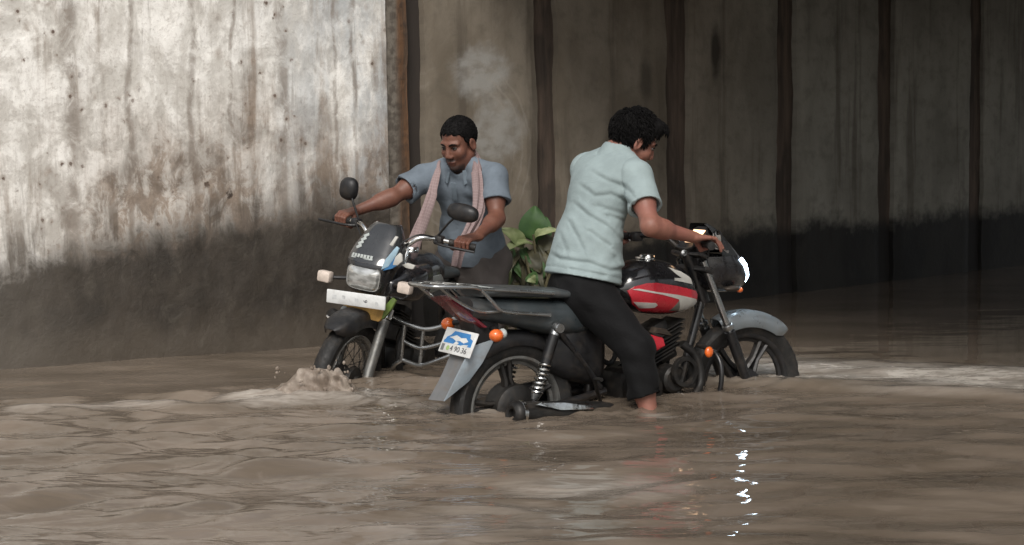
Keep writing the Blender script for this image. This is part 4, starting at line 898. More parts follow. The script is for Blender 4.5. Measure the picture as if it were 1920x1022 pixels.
# ================================================================== sculpting: distance fields -> one continuous surface
class Field:
    def __init__(s, lo, hi, h):
        s.lo = np.array(lo, float); s.h = h; s.n = np.ceil((np.array(hi) - s.lo) / h).astype(int) + 1
        s.D = np.full(s.n, .2, np.float32); s.ax = [s.lo[k] + h * np.arange(s.n[k]) for k in range(3)]
    def sub(s, lo, hi):
        a = np.clip(np.floor((np.array(lo) - s.lo) / s.h).astype(int), 0, s.n); b = np.clip(np.ceil((np.array(hi) - s.lo) / s.h).astype(int) + 1, 0, s.n)
        sl = tuple(slice(int(i), int(j)) for i, j in zip(a, b))
        return sl, (s.ax[0][sl[0]][:, None, None], s.ax[1][sl[1]][None, :, None], s.ax[2][sl[2]][None, None, :])
    def put(s, lo, hi, fn, k, mode):
        m = .06 + k; sl, P = s.sub(np.array(lo) - m, np.array(hi) + m); D = s.D[sl]
        if D.size == 0: return
        d = fn(*P).astype(np.float32)
        if mode == 'u':
            if k > 0: t = np.clip(.5 + .5 * (D - d) / k, 0, 1); s.D[sl] = D * (1 - t) + d * t - k * t * (1 - t)
            else: s.D[sl] = np.minimum(D, d)
        elif mode == 's':
            t = np.clip(.5 - .5 * (D + d) / max(k, 1e-6), 0, 1); s.D[sl] = D * (1 - t) - d * t + k * t * (1 - t)
    def cone(s, a, b, ra, rb, k=.02, mode='u', flat=None, clip=None):
        """tapered limb; flat = (axis, factor) squashes its section"""
        a, b = np.array(a, float), np.array(b, float); ba = b - a; L2 = float(ba @ ba) + 1e-12; r = max(ra, rb)
        def fn(X, Y, Z):
            px, py, pz = X - a[0], Y - a[1], Z - a[2]
            h = np.clip((px * ba[0] + py * ba[1] + pz * ba[2]) / L2, 0, 1)
            qx, qy, qz = px - h * ba[0], py - h * ba[1], pz - h * ba[2]
            if flat is not None:
                f, c = flat; dt = (qx * f[0] + qy * f[1] + qz * f[2]) * (1 / c - 1); qx = qx + dt * f[0]; qy = qy + dt * f[1]; qz = qz + dt * f[2]
            d = np.sqrt(qx * qx + qy * qy + qz * qz) - (ra + (rb - ra) * h)
            if clip is not None:            # open cuff: end plane and hollow mouth
                p, n, ri, dep = clip; t = (X - p[0]) * n[0] + (Y - p[1]) * n[1] + (Z - p[2]) * n[2]
                d = np.maximum(d, t); d = np.maximum(d, -np.maximum(np.sqrt(qx * qx + qy * qy + qz * qz) - ri, -t - dep))
            return d
        s.put(np.minimum(a, b) - r, np.maximum(a, b) + r, fn, k, mode)
    def ell(s, c, R, rad, k=.02, mode='u'):
        c = np.array(c, float); rad = np.array(rad, float); R = np.array(R, float); e = np.abs(R.T) @ rad
        def fn(X, Y, Z):
            px, py, pz = X - c[0], Y - c[1], Z - c[2]; k0 = 0; k1 = 0
            for i in range(3):
                q = px * R[i, 0] + py * R[i, 1] + pz * R[i, 2]; k0 = k0 + (q / rad[i]) ** 2; k1 = k1 + (q / rad[i] ** 2) ** 2
            k0 = np.sqrt(k0); k1 = np.sqrt(k1) + 1e-6; return k0 * (k0 - 1) / k1
        s.put(c - e, c + e, fn, k, mode)
    def cut(s, p, n, k=.004, lo=None, hi=None):
        """removes what lies on the side n points to"""
        p, n = np.array(p, float), np.array(n, float); n /= np.linalg.norm(n)
        sl, P = s.sub(lo if lo is not None else s.lo, hi if hi is not None else s.lo + s.h * s.n)
        d = ((P[0] - p[0]) * n[0] + (P[1] - p[1]) * n[1] + (P[2] - p[2]) * n[2]).astype(np.float32); D = s.D[sl]
        t = np.clip(.5 - .5 * (D - d) / k, 0, 1); s.D[sl] = D * (1 - t) + d * t + k * t * (1 - t)
    def offset(s, fn):
        sl, P = s.sub(s.lo, s.lo + s.h * s.n); m = np.abs(s.D) < .05; s.D = np.where(m, s.D + fn(*P).astype(np.float32), s.D)
    def mesh(s, name, mat, parent, base, marks=None):
        D = s.D; I = D < 0; cnt = np.zeros(np.array(D.shape) - 1, np.uint8)
        for a in (0, 1):
            for b in (0, 1):
                for c in (0, 1): cnt += I[a:D.shape[0] - 1 + a, b:D.shape[1] - 1 + b, c:D.shape[2] - 1 + c]
        cells = np.argwhere((cnt > 0) & (cnt < 8)); vid = np.full(cnt.shape, -1, np.int64); vid[tuple(cells.T)] = np.arange(len(cells))
        acc = np.zeros((len(cells), 3)); num = np.zeros(len(cells)); C8 = [(a, b, c) for a in (0, 1) for b in (0, 1) for c in (0, 1)]
        val = {o: D[cells[:, 0] + o[0], cells[:, 1] + o[1], cells[:, 2] + o[2]].astype(float) for o in C8}
        for o in C8:
            for ax in range(3):
                if o[ax] == 0:
                    p = list(o); p[ax] = 1; p = tuple(p); a, b = val[o], val[p]; m = (a < 0) != (b < 0)
                    t = np.where(m, a / np.where(a == b, 1, a - b), 0); pos = np.tile(np.array(o, float), (len(cells), 1)); pos[:, ax] += t
                    acc += pos * m[:, None]; num += m
        V = s.lo + s.h * (cells + acc / num[:, None]); faces = []
        for ax in range(3):
            u, v = (ax + 1) % 3, (ax + 2) % 3
            a = [slice(None)] * 3; b = [slice(None)] * 3; a[ax] = slice(0, -1); b[ax] = slice(1, None)
            sg = I[tuple(a)].astype(np.int8) - I[tuple(b)].astype(np.int8); E = np.argwhere(sg != 0)
            E = E[(E[:, u] > 0) & (E[:, v] > 0) & (E[:, u] < D.shape[u] - 1) & (E[:, v] < D.shape[v] - 1)]
            sgn = sg[tuple(E.T)]; q = []
            for du, dv in ((-1, -1), (0, -1), (0, 0), (-1, 0)):
                c = E.copy(); c[:, u] += du; c[:, v] += dv; q.append(vid[tuple(c.T)])
            q = np.stack(q, 1); q[sgn < 0] = q[sgn < 0][:, ::-1]; faces.append(q)
        Fq = np.concatenate(faces); Fq = Fq[(Fq >= 0).all(1)]
        me = bpy.data.meshes.new(name); me.vertices.add(len(V)); me.vertices.foreach_set('co', (V - base).astype(np.float32).ravel())
        me.loops.add(Fq.size); me.loops.foreach_set('vertex_index', Fq.astype(np.int32).ravel()); me.polygons.add(len(Fq)); me.polygons.foreach_set('loop_start', np.arange(0, Fq.size, 4, dtype=np.int32)); me.update(calc_edges=True); me.validate()
        if marks is not None and len(me.vertices) == len(V):
            col = np.zeros((len(V), 4), np.float32); col[:, 3] = 1; b, l = marks(V); col[:, 0] = b; col[:, 1] = l
            at = me.attributes.new('marks', 'FLOAT_COLOR', 'POINT'); at.data.foreach_set('color', col.ravel())
        return link_mesh(name, me, mat, parent, True, 0)

def unit(v): v = np.array(v, float); return v / np.linalg.norm(v)
class Head:
    """ear-level centre, facing and crown directions"""
    def __init__(s, c, fwd, up=(0, 0, 1), k=1.):
        s.c = np.array(c, float); s.x = unit(fwd); y = np.cross(np.array(up, float), s.x); s.y = unit(y); s.z = np.cross(s.x, s.y); s.R = np.stack([s.x, s.y, s.z]); s.k = k
    def p(s, x, y, z): return s.c + s.k * (s.x * x + s.y * y + s.z * z)
    def loc(s, V): return ((V - s.c) / s.k) @ s.R.T

def sculpt_head(f, h, neck):
    k = h.k
    f.ell(h.p(-.012, 0, .035), h.R, V3(.094, .074, .086) * k, .015)
    f.ell(h.p(.032, 0, -.03), h.R, V3(.058, .06, .082) * k, .02)
    f.cone(h.p(-.005, .05, -.055), h.p(.062, .012, -.10), .024 * k, .018 * k, .02); f.cone(h.p(-.005, -.05, -.055), h.p(.062, -.012, -.10), .024 * k, .018 * k, .02)
    f.ell(h.p(.074, 0, -.103), h.R, V3(.016, .02, .015) * k, .012)
    for sg in (-1, 1):
        f.ell(h.p(.056, sg * .04, -.028), h.R, V3(.026, .024, .026) * k, .018)
        f.cone(h.p(.083, sg * .012, .022), h.p(.068, sg * .046, .02), .011 * k, .010 * k, .012)
    for sg in (-1, 1): f.ell(h.p(.094, sg * .031, .001), h.R, V3(.016, .017, .011) * k, .010, 's')
    f.cone(h.p(.085, 0, .010), h.p(.101, 0, -.034), .0095 * k, .0135 * k, .012)
    for sg in (-1, 1): f.ell(h.p(.096, sg * .0125, -.04), h.R, V3(.010, .010, .009) * k, .008)
    for sg in (-1, 1): f.ell(h.p(.105, sg * .007, -.0475), h.R, V3(.006, .0042, .004) * k, .003, 's')
    f.cone(h.p(.085, -.018, -.068), h.p(.085, .018, -.068), .0072 * k, .0072 * k, .008); f.cone(h.p(.091, -.007, -.067), h.p(.091, .007, -.067), .0065 * k, .0065 * k, .006)
    f.cone(h.p(.081, -.012, -.080), h.p(.081, .012, -.080), .0068 * k, .0068 * k, .010)
    f.cone(h.p(.097, 0, -.0728), h.p(.092, .019, -.0775), .0022 * k, .0016 * k, .005, 's'); f.cone(h.p(.097, 0, -.0728), h.p(.092, -.019, -.0775), .0022 * k, .0016 * k, .005, 's')
    for sg in (-1, 1):
        c = h.p(-.004, sg * .076, -.006); Re = np.stack([unit(h.x + h.y * sg * -.3 - h.z * .1), unit(h.y * sg + h.x * .3), h.z])
        f.ell(c + h.y * sg * .006 * k, Re, V3(.019, .008, .033) * k, .006); f.ell(c + h.y * sg * .013 * k + h.x * .003 * k, Re, V3(.010, .007, .02) * k, .004, 's')
    f.cone(neck, h.p(-.03, 0, -.05), .060, .055 * k, .03)

def head_marks(h, beard):
    def fn(V):
        q = h.loc(V); x, y, z = q.T; near = (np.abs(x) < .14) & (np.abs(y) < .1) & (np.abs(z) < .15)
        lip = np.clip(1 - ((y / .024) ** 2 + ((z + .074) / .012) ** 2), 0, 1) * (x > .075) * near * 1.3
        b = 0
        if beard:
            m = np.clip(1.4 - ((y / .034) ** 2 + ((z + .0585) / .0095) ** 2), 0, 1) * (x > .065)
            j = np.clip((-z - .082) / .02, 0, 1) * (x > .045) * .45 + np.clip((-z - .062) / .03, 0, 1) * (x > -.01) * (z > -.14) * .30
            b = np.clip(m * .85 + j * 1.5, 0, .9) * near * (1 - np.clip(lip, 0, 1))
        return np.clip(b, 0, 1), np.clip(lip, 0, 1) * .35
    return fn

def eyes(h, parent, base):
    for sg in (-1, 1):
        m = MB(); c = h.p(.0765, sg * .031, .0) - base; blob(m, (0, 0, 0), (.0105, .0125, .0085)); m.v = [tuple(c + h.x * a + h.y * b + h.z * d) for a, b, d in m.v]; o = m.build('eye', M['eye_white'], parent)
        m = MB(); blob(m, (0, 0, 0), (.0035, .0068, .0062)); c = h.p(.0850, sg * .031 - .0, -.001) - base; m.v = [tuple(c + h.x * a + h.y * b + h.z * d) for a, b, d in m.v]; m.build('iris', M['iris'], o)
        m = MB(); P = [h.p(.0925, sg * .012, .017) - base, h.p(.0915, sg * .028, .0235) - base, h.p(.076, sg * .047, .018) - base]; m.tube(P, [.0038, .0045, .003], 8, 4); m.build('eyebrow', M['hair'], parent)
        m = MB(); P = [h.p(.0865, sg * .018, .004) - base, h.p(.0895, sg * .031, .0085) - base, h.p(.080, sg * .044, .003) - base]; m.tube(P, .0022, 6, 4); m.build('eyelid', M['hair'], parent)

def hair_cap(h, parent, base, thick, line, amp, seed, spikes, spike_len, front=.0, lift=.3):
    f = Field(h.c - .17, h.c + .17, .0038)
    f.ell(h.p(-.014 - front * .0, 0, .036), h.R, (V3(.094, .074, .086) + thick) * h.k, .0)
    if front: f.ell(h.p(.055, 0, .088), h.R, V3(.055, .062, .042) * h.k, .02)
    ax = line[0]; az = line[1]
    sl, P = f.sub(f.lo, f.lo + f.h * f.n); d = [(P[0] - h.c[0]), (P[1] - h.c[1]), (P[2] - h.c[2])]
    q = [(d[0] * h.R[i, 0] + d[1] * h.R[i, 1] + d[2] * h.R[i, 2]) / h.k for i in range(3)]
    g = np.random.default_rng(seed); nn = 0
    for i in range(16):
        w = unit(g.normal(size=3)) * g.uniform(120, 420); nn = nn + np.sin(w[0] * q[0] + w[1] * q[1] + w[2] * q[2] + g.random() * 7) / 16 ** .5
    f.D = np.where(np.abs(f.D) < .05, f.D + amp * nn, f.D).astype(np.float32)
    lim = np.interp(q[0], ax, az) + .006 * nn
    f.D = np.maximum(f.D, (lim - q[2]) * .8).astype(np.float32)
    m = MB()
    for _ in range(spikes):
        d = unit(g.normal(size=3)); p = h.p(*(V3(-.014, 0, .036) + d * (V3(.094, .074, .086) + thick)))
        if front and d[0] > .2 and d[2] > .2 and g.random() < .6: p = h.p(*(V3(.055, 0, .088) + d * V3(.055, .062, .042)))
        lq = h.loc(p[None])[0]
        if lq[2] < np.interp(lq[0], ax, az) + .010: continue
        n = unit(p - h.p(-.012, 0, .03)); q = p - h.p(-.075, .02, .115); t = unit(q - n * (q @ n)); t = unit(t + np.cross(n, g.normal(size=3)) * .33); L = spike_len * g.uniform(.6, 1.3)
        e = unit(n * lift * g.uniform(.5, 1.4) + t)
        m.tube([p - n * .004 - base, p + e * L * .5 + n * .001 - base, p + e * L - n * L * .22 - base], [.0026, .0020, .0004], 4, 1)
    o = f.mesh('hair', M['hair'], parent, base)
    if m.v:
        m.add([tuple(v.co) for v in o.data.vertices], [tuple(p.vertices) for p in o.data.polygons]); bpy.data.objects.remove(o); o = m.build('hair', M['hair'], parent, 180)
    return o

def hand(f, wrist, c, b, fwd, up, mode, k=1.):
    """fingers closed over a bar through c along b (b points to the thumb side)"""
    pol = lambda a, r: fwd * math.cos(math.radians(a)) * r + up * math.sin(math.radians(a)) * r
    rad = (.0090, .0094, .0090, .0080)
    for i, (off, ln) in enumerate(((.031, .95), (.0105, 1.05), (-.010, 1.), (-.0295, .82))):
        o = c + b * off; kn = o + pol(112, .033)
        f.cone(wrist + b * off * .55, kn, .017, .0125, .014, flat=(unit(np.cross(b, kn - wrist)), .8))
        if mode == 'grip': pts = [kn, o + pol(28, .0295), o + pol(-48, .028), o + pol(-112, .028)]
        else:
            e = .012 * i; pts = [kn, o + fwd * .030 * ln + up * .024, o + fwd * (.068 * ln - e * .3) + up * (.004 - e * .3), o + fwd * (.088 * ln - e * .5) - up * (.020 + e * .3)]
        r = rad[i]
        for a, d, r0, r1 in zip(pts[:-1], pts[1:], (r * 1.12, r, r * .95), (r, r * .95, r * .85)): f.cone(a, d, r0 * k, r1 * k, .0035)
    th = [wrist * .75 + (c + b * .03 + pol(120, .03)) * .25 + b * .018, c + b * .050 + pol(178, .034), c + b * .056 + pol(245, .030), c + b * .052 + pol(310, .029)]
    for a, d, r0, r1 in zip(th[:-1], th[1:], (.0165, .0125, .0105), (.0125, .0105, .0085)): f.cone(a, d, r0, r1, .006)

def foot(f, ankle, d):
    d = unit(np.array(d)); z = V3(0, 0, 1)
    f.cone(ankle - z * .0, ankle + d * .06 - z * .05, .036, .032, .02); f.cone(ankle - z * .05 - d * .04, ankle + d * .12 - z * .068, .032, .026, .02, flat=(z, .8)); 
    s = np.cross(z, d)
    for i, o in enumerate((.024, .009, -.004, -.016, -.027)): f.cone(ankle + d * .12 + s * o - z * .072, ankle + d * (.17 - .008 * i) + s * o * 1.1 - z * .076, .011, .009, .006)

def torso(f, J, infl=0., hang=0.):
    up = unit(J['neck'] - J['pelvis']); lat = J['shL'] - J['shR']; lat = unit(lat - up * (lat @ up)); fw = np.cross(lat, up); R = np.stack([lat, fw, up])
    pe = J['pelvis']; ne = J['neck']; L = np.linalg.norm(ne - pe); bend = J.get('bend', 0.)
    at = lambda t, o=0.: pe + (ne - pe) * t - fw * (bend * math.sin(t * PI) + o)
    w = J.get('w', 1.)
    f.ell(at(.02), R, V3(.158 * w + infl, .112 + infl, .13), .03)
    f.ell(at(.32), R, V3(.140 * w + infl + hang, .104 + infl + hang * .7, .17), .05)
    f.ell(at(.66), R, V3(.158 * w + infl, .112 + infl, .19), .05)
    sh = (J['shL'] + J['shR']) / 2
    for s_, n_ in (('shL', 1), ('shR', -1)):
        f.ell(J[s_] * .62 + at(.74) * .38, R, V3(.075 + infl, .085 + infl, .095), .04)
        f.cone(ne + up * .005, J[s_] + up * .005, .050 + infl * .6, .044 + infl * .7, .045)
    return R, at

def person(name, J, h, mats, label, beard, hands):
    base = V3(J['base'][0], J['base'][1], -.34)
    root = empty('person', Matrix.Translation(Vector(tuple(base))), label, 'person')
    allp = np.array([J[k] for k in J if isinstance(J[k], np.ndarray) and J[k].shape == (3,)])
    f = Field(np.minimum(allp.min(0), h.c - .15) - .16, np.maximum(allp.max(0), h.c + .16) + .14, .0042)
    torso(f, J, -.006)
    for s_ in 'LR':
        sh, el, wr = J['sh' + s_], J['el' + s_], J['wr' + s_]
        f.ell(sh, np.eye(3), (.053, .053, .053), .04); f.cone(sh, el, .049, .040, .03)
        mid = sh * .5 + el * .5; f.ell(mid, np.eye(3), (.046, .046, .05), .04)
        f.cone(el, wr, .039, .0255, .018); q = el * .72 + wr * .28; f.cone(q * .7 + el * .3, q, .042, .041, .03)
        f.ell(el, np.eye(3), (.04, .04, .04), .02)
        hp, kn, an = J['hip' + s_], J['kn' + s_], J['an' + s_]
        f.cone(hp, kn, .082, .054, .04); f.cone(kn, an, .050, .034, .03); q = kn * .68 + an * .32; f.ell(q, np.eye(3), (.052, .052, .08), .04)
        foot(f, an, J['toe' + s_])
        hand(f, wr, *hands[s_])
    sculpt_head(f, h, J['neck'])
    body = f.mesh('body', mats['skin'], root, base, head_marks(h, beard)); del f
    eyes(h, root, base)
    return root, base

def trousers(J, root, base, mat, hem, rise, loose=.016, folds=None):
    allp = np.array([J[k] for k in ('pelvis', 'hipL', 'hipR', 'knL', 'knR', 'anL', 'anR')])
    f = Field(allp.min(0) - .2, allp.max(0) + .22, .0052)
    up = unit(J['neck'] - J['pelvis']); lat = J['hipL'] - J['hipR']; lat = unit(lat - up * (lat @ up)); fw = np.cross(lat, up); R = np.stack([lat, fw, up])
    f.ell(J['pelvis'], R, (.158 * J.get('w', 1.) + loose, .112 + loose, .15), .03)
    for s_ in 'LR':
        hp, kn, an = J['hip' + s_], J['kn' + s_], J['an' + s_]
        f.ell(hp - fw * .035 + up * .0, R, (.085 + loose * .6, .10 + loose * .4, .11), .04)
        f.cone(hp, kn, .092 + loose, .062 + loose, .05); d = unit(an - kn); p = kn + (an - kn) * hem[s_]
        rh = .060 + loose + (.047 + loose * 1.3 - .060 - loose) * hem[s_]
        f.cone(kn, an, .062 + loose, .049 + loose * 1.3, .03, clip=(p, d, rh - .0145, .025))
    g = np.random.default_rng(3)
    W_ = [(unit(g.normal(size=3) * V3(1, 1, 1.)) * g.uniform(18, 60), g.random() * 7, g.uniform(.0006, .0016)) for _ in range(12)]
    f.offset(lambda X, Y, Z: sum(a * np.sin(w[0] * X + w[1] * Y + w[2] * Z + p + 1.5 * np.sin(17 * X + 23 * Z)) for w, p, a in W_))
    f.cut(J['pelvis'] + up * rise, up)
    return f.mesh('trousers', mat, root, base)

def shirt_field(J, infl, hang, hem, sleeve, neck_r, sl_r, step=.0048):
    allp = np.array([J[k] for k in ('pelvis', 'neck', 'shL', 'shR', 'elL', 'elR')])
    f = Field(allp.min(0) - .24, allp.max(0) + .2, step)
    R, at = torso(f, J, infl, hang); up = R[2]
    f.ell(at(.06), R, V3(.160 * J.get('w', 1.) + infl + hang * .9, .118 + infl + hang * .8, .19), .06)
    for s_ in 'LR':
        sh, el = J['sh' + s_], J['el' + s_]; d = unit(el - sh); e = sh + (el - sh) * sleeve
        f.ell(sh, np.eye(3), (.060 + infl * .5,) * 3, .04); f.cone(sh, e + d * .05, sl_r[0], sl_r[1], .025, clip=(e, d, sl_r[1] - .0145, .025))
    return f, R, at
def shirt_open(f, J, hem, sleeve, neck_r, sl_r, hemdir):
    up = unit(J['neck'] - J['pelvis'])
    f.cut(hem, hemdir, .004)

# ------------------------------------------------------------------ man in the pale T-shirt, astride the red motorcycle
def la(x, y, v): u, z = A.at(x, y, v); return A.w(u, v, z)
J = dict(neck=la(1157, 288, 0.0), shR=la(1194, 332, -.185), shL=la(1100, 318, .175), elR=la(1220, 424, -.37), wrR=A.w(.735, -.345, 1.022) , pelvis=la(1092, 527, 0), hipR=la(1108, 556, -.095), hipL=la(1085, 548, .095), knR=la(1192, 652, -.27), anR=A.w(.50, -.375, .10), knL=A.w(.55, .26, .52), anL=A.w(.50, .34, .10))
J['elL'] = A.w(.70, .27, 1.10); J['wrL'] = A.w(.735, .345, 1.03); J['toeR'] = A.x * .95 - A.y * .3; J['toeL'] = A.x; J['base'] = A.w(.4, 0, 0); J['bend'] = .035; J['w'] = 1.0
hA = Head(la(1189, 268, -.03) + V3(0, 0, .012), (.87, .27, -.44), (.06, -.10, 1), 1.04)
gR, gL = A.w(.812, -.345, .988), A.w(.812, .345, .988)
root, base = person('person', J, hA, dict(skin=M['skin_light']), 'man in pale mint T-shirt and black trousers astride the red motorcycle, back to the camera', False,
    dict(R=(gR, unit(A.y * 1. + A.x * .25), A.x, A.z, 'ext'), L=(gL, unit(-A.y + A.x * .25), A.x, A.z, 'grip')))
manA, baseA = root, base
hair_cap(hA, root, base, .013, ([-.13, -.06, -.035, -.02, .004, .018, .03, .045, .062, .075, .12], [-.085, -.075, -.055, .012, .03, -.03, -.012, .02, .042, .05, .055]), .0010, 5, 2600, .034, front=1., lift=.34)
trousers(J, root, base, M['trousers_black'], dict(R=.46, L=.46), .035, .015)
f, R, at = shirt_field(J, .012, .022, None, .62, .07, (.066, .077))
for s_ in 'LR': f.ell(J['hip' + s_] - R[1] * .035, R, (.112, .128, .13), .04)
if R[1] @ A.x < 0: print('torso axis flipped')
# drag folds across the back
def px_line(pts): return [la(x, y, -.05) for x, y in pts]
FOLDS = [([(1084, 331), (1106, 321), (1140, 338), (1166, 347), (1176, 356)], .006), ([(1082, 345), (1100, 356), (1114, 366), (1143, 362), (1173, 375)], .006), ([(1078, 383), (1103, 403), (1136, 421), (1164, 449)], .007), ([(1104, 431), (1140, 456)], .006),
         ([(1140, 402), (1180, 416)], .005), ([(1069, 418), (1080, 440), (1093, 466)], .005), ([(1018, 474), (1050, 487), (1103, 489), (1140, 501), (1165, 500)], .008), ([(1149, 478), (1168, 512)], .005), ([(1070, 504), (1100, 507), (1130, 511)], .005), ([(1120, 385), (1165, 398)], .004), ([(1050, 440), (1062, 470)], .004)]
def fold_fn(X, Y, Z):
    tot = 0
    for pts, amp in FOLDS:
        P = px_line(pts); d2 = None; side = 0
        for a, b in zip(P[:-1], P[1:]):
            bx, bz = b[0] - a[0], b[2] - a[2]; L2 = bx * bx + bz * bz; x = X - a[0]; z = Z - a[2]; t = np.clip((x * bx + z * bz) / L2, 0, 1)
            dx, dz = x - t * bx, z - t * bz; q = dx * dx + dz * dz; sg = (bx * dz - bz * dx) / math.sqrt(L2)
            if d2 is None: d2, side = q, sg
            else: m = q < d2; d2 = np.where(m, q, d2); side = np.where(m, sg, side)
        tot = tot + amp * .75 * np.exp(-d2 / .0095 ** 2) - amp * .55 * np.exp(-(np.sqrt(d2) - .018) ** 2 / .014 ** 2) * (side > 0)
    n = .0010 * np.sin(34 * X + 50 * Z + 1.5 * np.sin(21 * Z - 13 * Y)) + .0010 * np.sin(-41 * X + 63 * Z + 2 * np.sin(17 * X + 9 * Y))
    return tot + n
up = R[2]; hemn = unit(-up * 1. + A.x * .10)
hemp = la(1088, 519, -.12)
yc = at(.5)[1]; lat_, fw_r = R[0], R[1]
def seams(X, Y, Z):
    out = 0
    for s_, sg in (('shL', 1), ('shR', -1)):
        p = J[s_] - lat_ * sg * .012; d = unit(lat_ * sg + R[2] * .25); t = (X - p[0]) * d[0] + (Y - p[1]) * d[1] + (Z - p[2]) * d[2]
        near = (Z > J[s_][2] - .13); out = out + .0035 * np.exp(-(t / .0055) ** 2) * near
    c = J['neck'] + fw_r * .005; a = unit(hA.p(-.03, 0, -.06) + R[2] * .06 - c); q = [X - c[0], Y - c[1], Z - c[2]]; t = q[0] * a[0] + q[1] * a[1] + q[2] * a[2]
    r = np.sqrt(np.maximum(q[0] ** 2 + q[1] ** 2 + q[2] ** 2 - t * t, 0)); out = out + .0035 * np.exp(-((r - .086) / .005) ** 2) * (t > -.05) - .0022 * np.exp(-((r - .075) / .007) ** 2) * (t > -.05)
    t = (X - hemp[0]) * hemn[0] + (Y - hemp[1]) * hemn[1] + (Z - hemp[2]) * hemn[2]; return out + .0028 * np.exp(-((t + .026) / .005) ** 2)
f.offset(lambda X, Y, Z: fold_fn(X, Y, Z) * np.clip((yc - .02 - Y) / .07, .12, 1))
f.offset(seams)
f.cone(J['neck'] + up * .0 + R[1] * .005, hA.p(-.03, 0, -.06) + up * .06, .066, .07, .006, 's')
shirt_open(f, J, hemp, .62, .07, (.066, .077), hemn)
f.mesh('t_shirt', M['shirt_mint'], root, base); del f

# ------------------------------------------------------------------ man in the grey-blue polo shirt with the pink towel
J = dict(neck=at_y(866, 306, 9.50), shR=at_y(797, 333, 9.56), shL=at_y(926, 334, 9.41), pelvis=at_y(886, 478, 9.70), elL=at_y(931, 410, 9.30), elR=at_y(735, 370, 9.45))
gRb, gLb = B.w(.885, -.345, 1.002), B.w(.885, .345, 1.002)
J['wrR'] = gRb - B.x * .085 + V3(.02, 0, .035); J['wrL'] = gLb - B.x * .08 + V3(.03, 0, .035)
fwB = unit(np.cross(unit(J['shL'] - J['shR']), V3(0, 0, 1))); lt = unit(J['shL'] - J['shR'])
J['hipL'] = J['pelvis'] + lt * .09 - V3(0, 0, .04); J['hipR'] = J['pelvis'] - lt * .09 - V3(0, 0, .04)
J['knL'] = J['hipL'] + fwB * .10 + V3(.02, 0, -.40); J['anL'] = J['knL'] - fwB * .06 + V3(0, 0, -.33); J['knR'] = J['hipR'] - fwB * .02 + V3(.03, 0, -.40); J['anR'] = J['knR'] - fwB * .12 + V3(0, 0, -.33)
J['toeL'] = fwB; J['toeR'] = fwB; J['base'] = J['pelvis']; J['bend'] = .02; J['w'] = .90
hB = Head(at_y(860, 268, 9.46), (-.57, -.79, -.33), (.03, .0, 1), 1.05)
root, base = person('person', J, hB, dict(skin=M['skin_dark']), 'man in grey-blue polo shirt with pink towel round his neck, pushing the black motorcycle', True,
    dict(R=(gRb, unit(B.y + B.x * .25), B.x, B.z, 'grip'), L=(gLb, unit(-B.y + B.x * .25), B.x, B.z, 'grip')))
hair_cap(hB, root, base, .008, ([-.13, -.06, -.035, -.02, .006, .014, .024, .04, .052, .075, .12], [-.065, -.055, -.03, .02, .03, -.005, .012, .045, .062, .068, .07]), .0006, 8, 1500, .012, lift=.12)
trousers(J, root, base, M['trousers_brown'], dict(R=.9, L=.9), .06, .022)
f, R, at = shirt_field(J, .012, .02, None, .60, .07, (.069, .081))
g = np.random.default_rng(9)
W_ = [(unit(g.normal(size=3) * V3(1, 1, 1.2)) * g.uniform(25, 80), g.random() * 7, g.uniform(.0006, .0013)) for _ in range(12)]
f.offset(lambda X, Y, Z: sum(a * np.sin(w[0] * X + w[1] * Y + w[2] * Z + p + 1.6 * np.sin(19 * X + 15 * Z)) for w, p, a in W_))
up = R[2]; fw = R[1]
if fw[1] > 0: fw = -fw
f.cone(J['neck'] - up * .01 + fw * .012, J['neck'] + up * .12 + fw * .05, .062, .075, .006, 's')
f.cone(J['neck'] + fw * .10 - up * .0, J['neck'] + fw * .15 - up * .10, .04, .008, .004, 's')      # open placket
shirt_open(f, J, at(.0), .60, .07, (.066, .078), -up)
f.mesh('polo_shirt', M['shirt_blue'], root, base); del f
# collar, placket, sleeve bands
m = MB()
for sg in (-1, 1):
    rings = []
    for t in np.linspace(0, 1, 14):
        a = sg * (PI - t * (PI - .42)); d = fw * math.cos(a) + R[0] * math.sin(a)
        c = J['neck'] + d * (.070 + .012 * t) + up * (.042 - .050 * t) ; dn = unit(d * .55 - up * (.9 + .3 * t)); ln = .040 + .030 * t ** 2
        o_ = d * .004
        rings.append([c + o_, c + dn * ln + o_, c + dn * ln - o_, c - o_])
    m.loft([[p - base for p in r] for r in rings])
m.build('collar', M['collar_blue'], root)
pk = MB()
for k, t in enumerate((0., .03, .06)):
    pass
cst = J['neck'] + fw * .128 - up * .10
pk.prism([cst - base + R[0] * .014 + up * .05, cst - base + R[0] * .014 - up * .05, cst - base - R[0] * .014 - up * .05, cst - base - R[0] * .014 + up * .05], fw * .006, .002); pk.build('placket', M['collar_blue'], root)
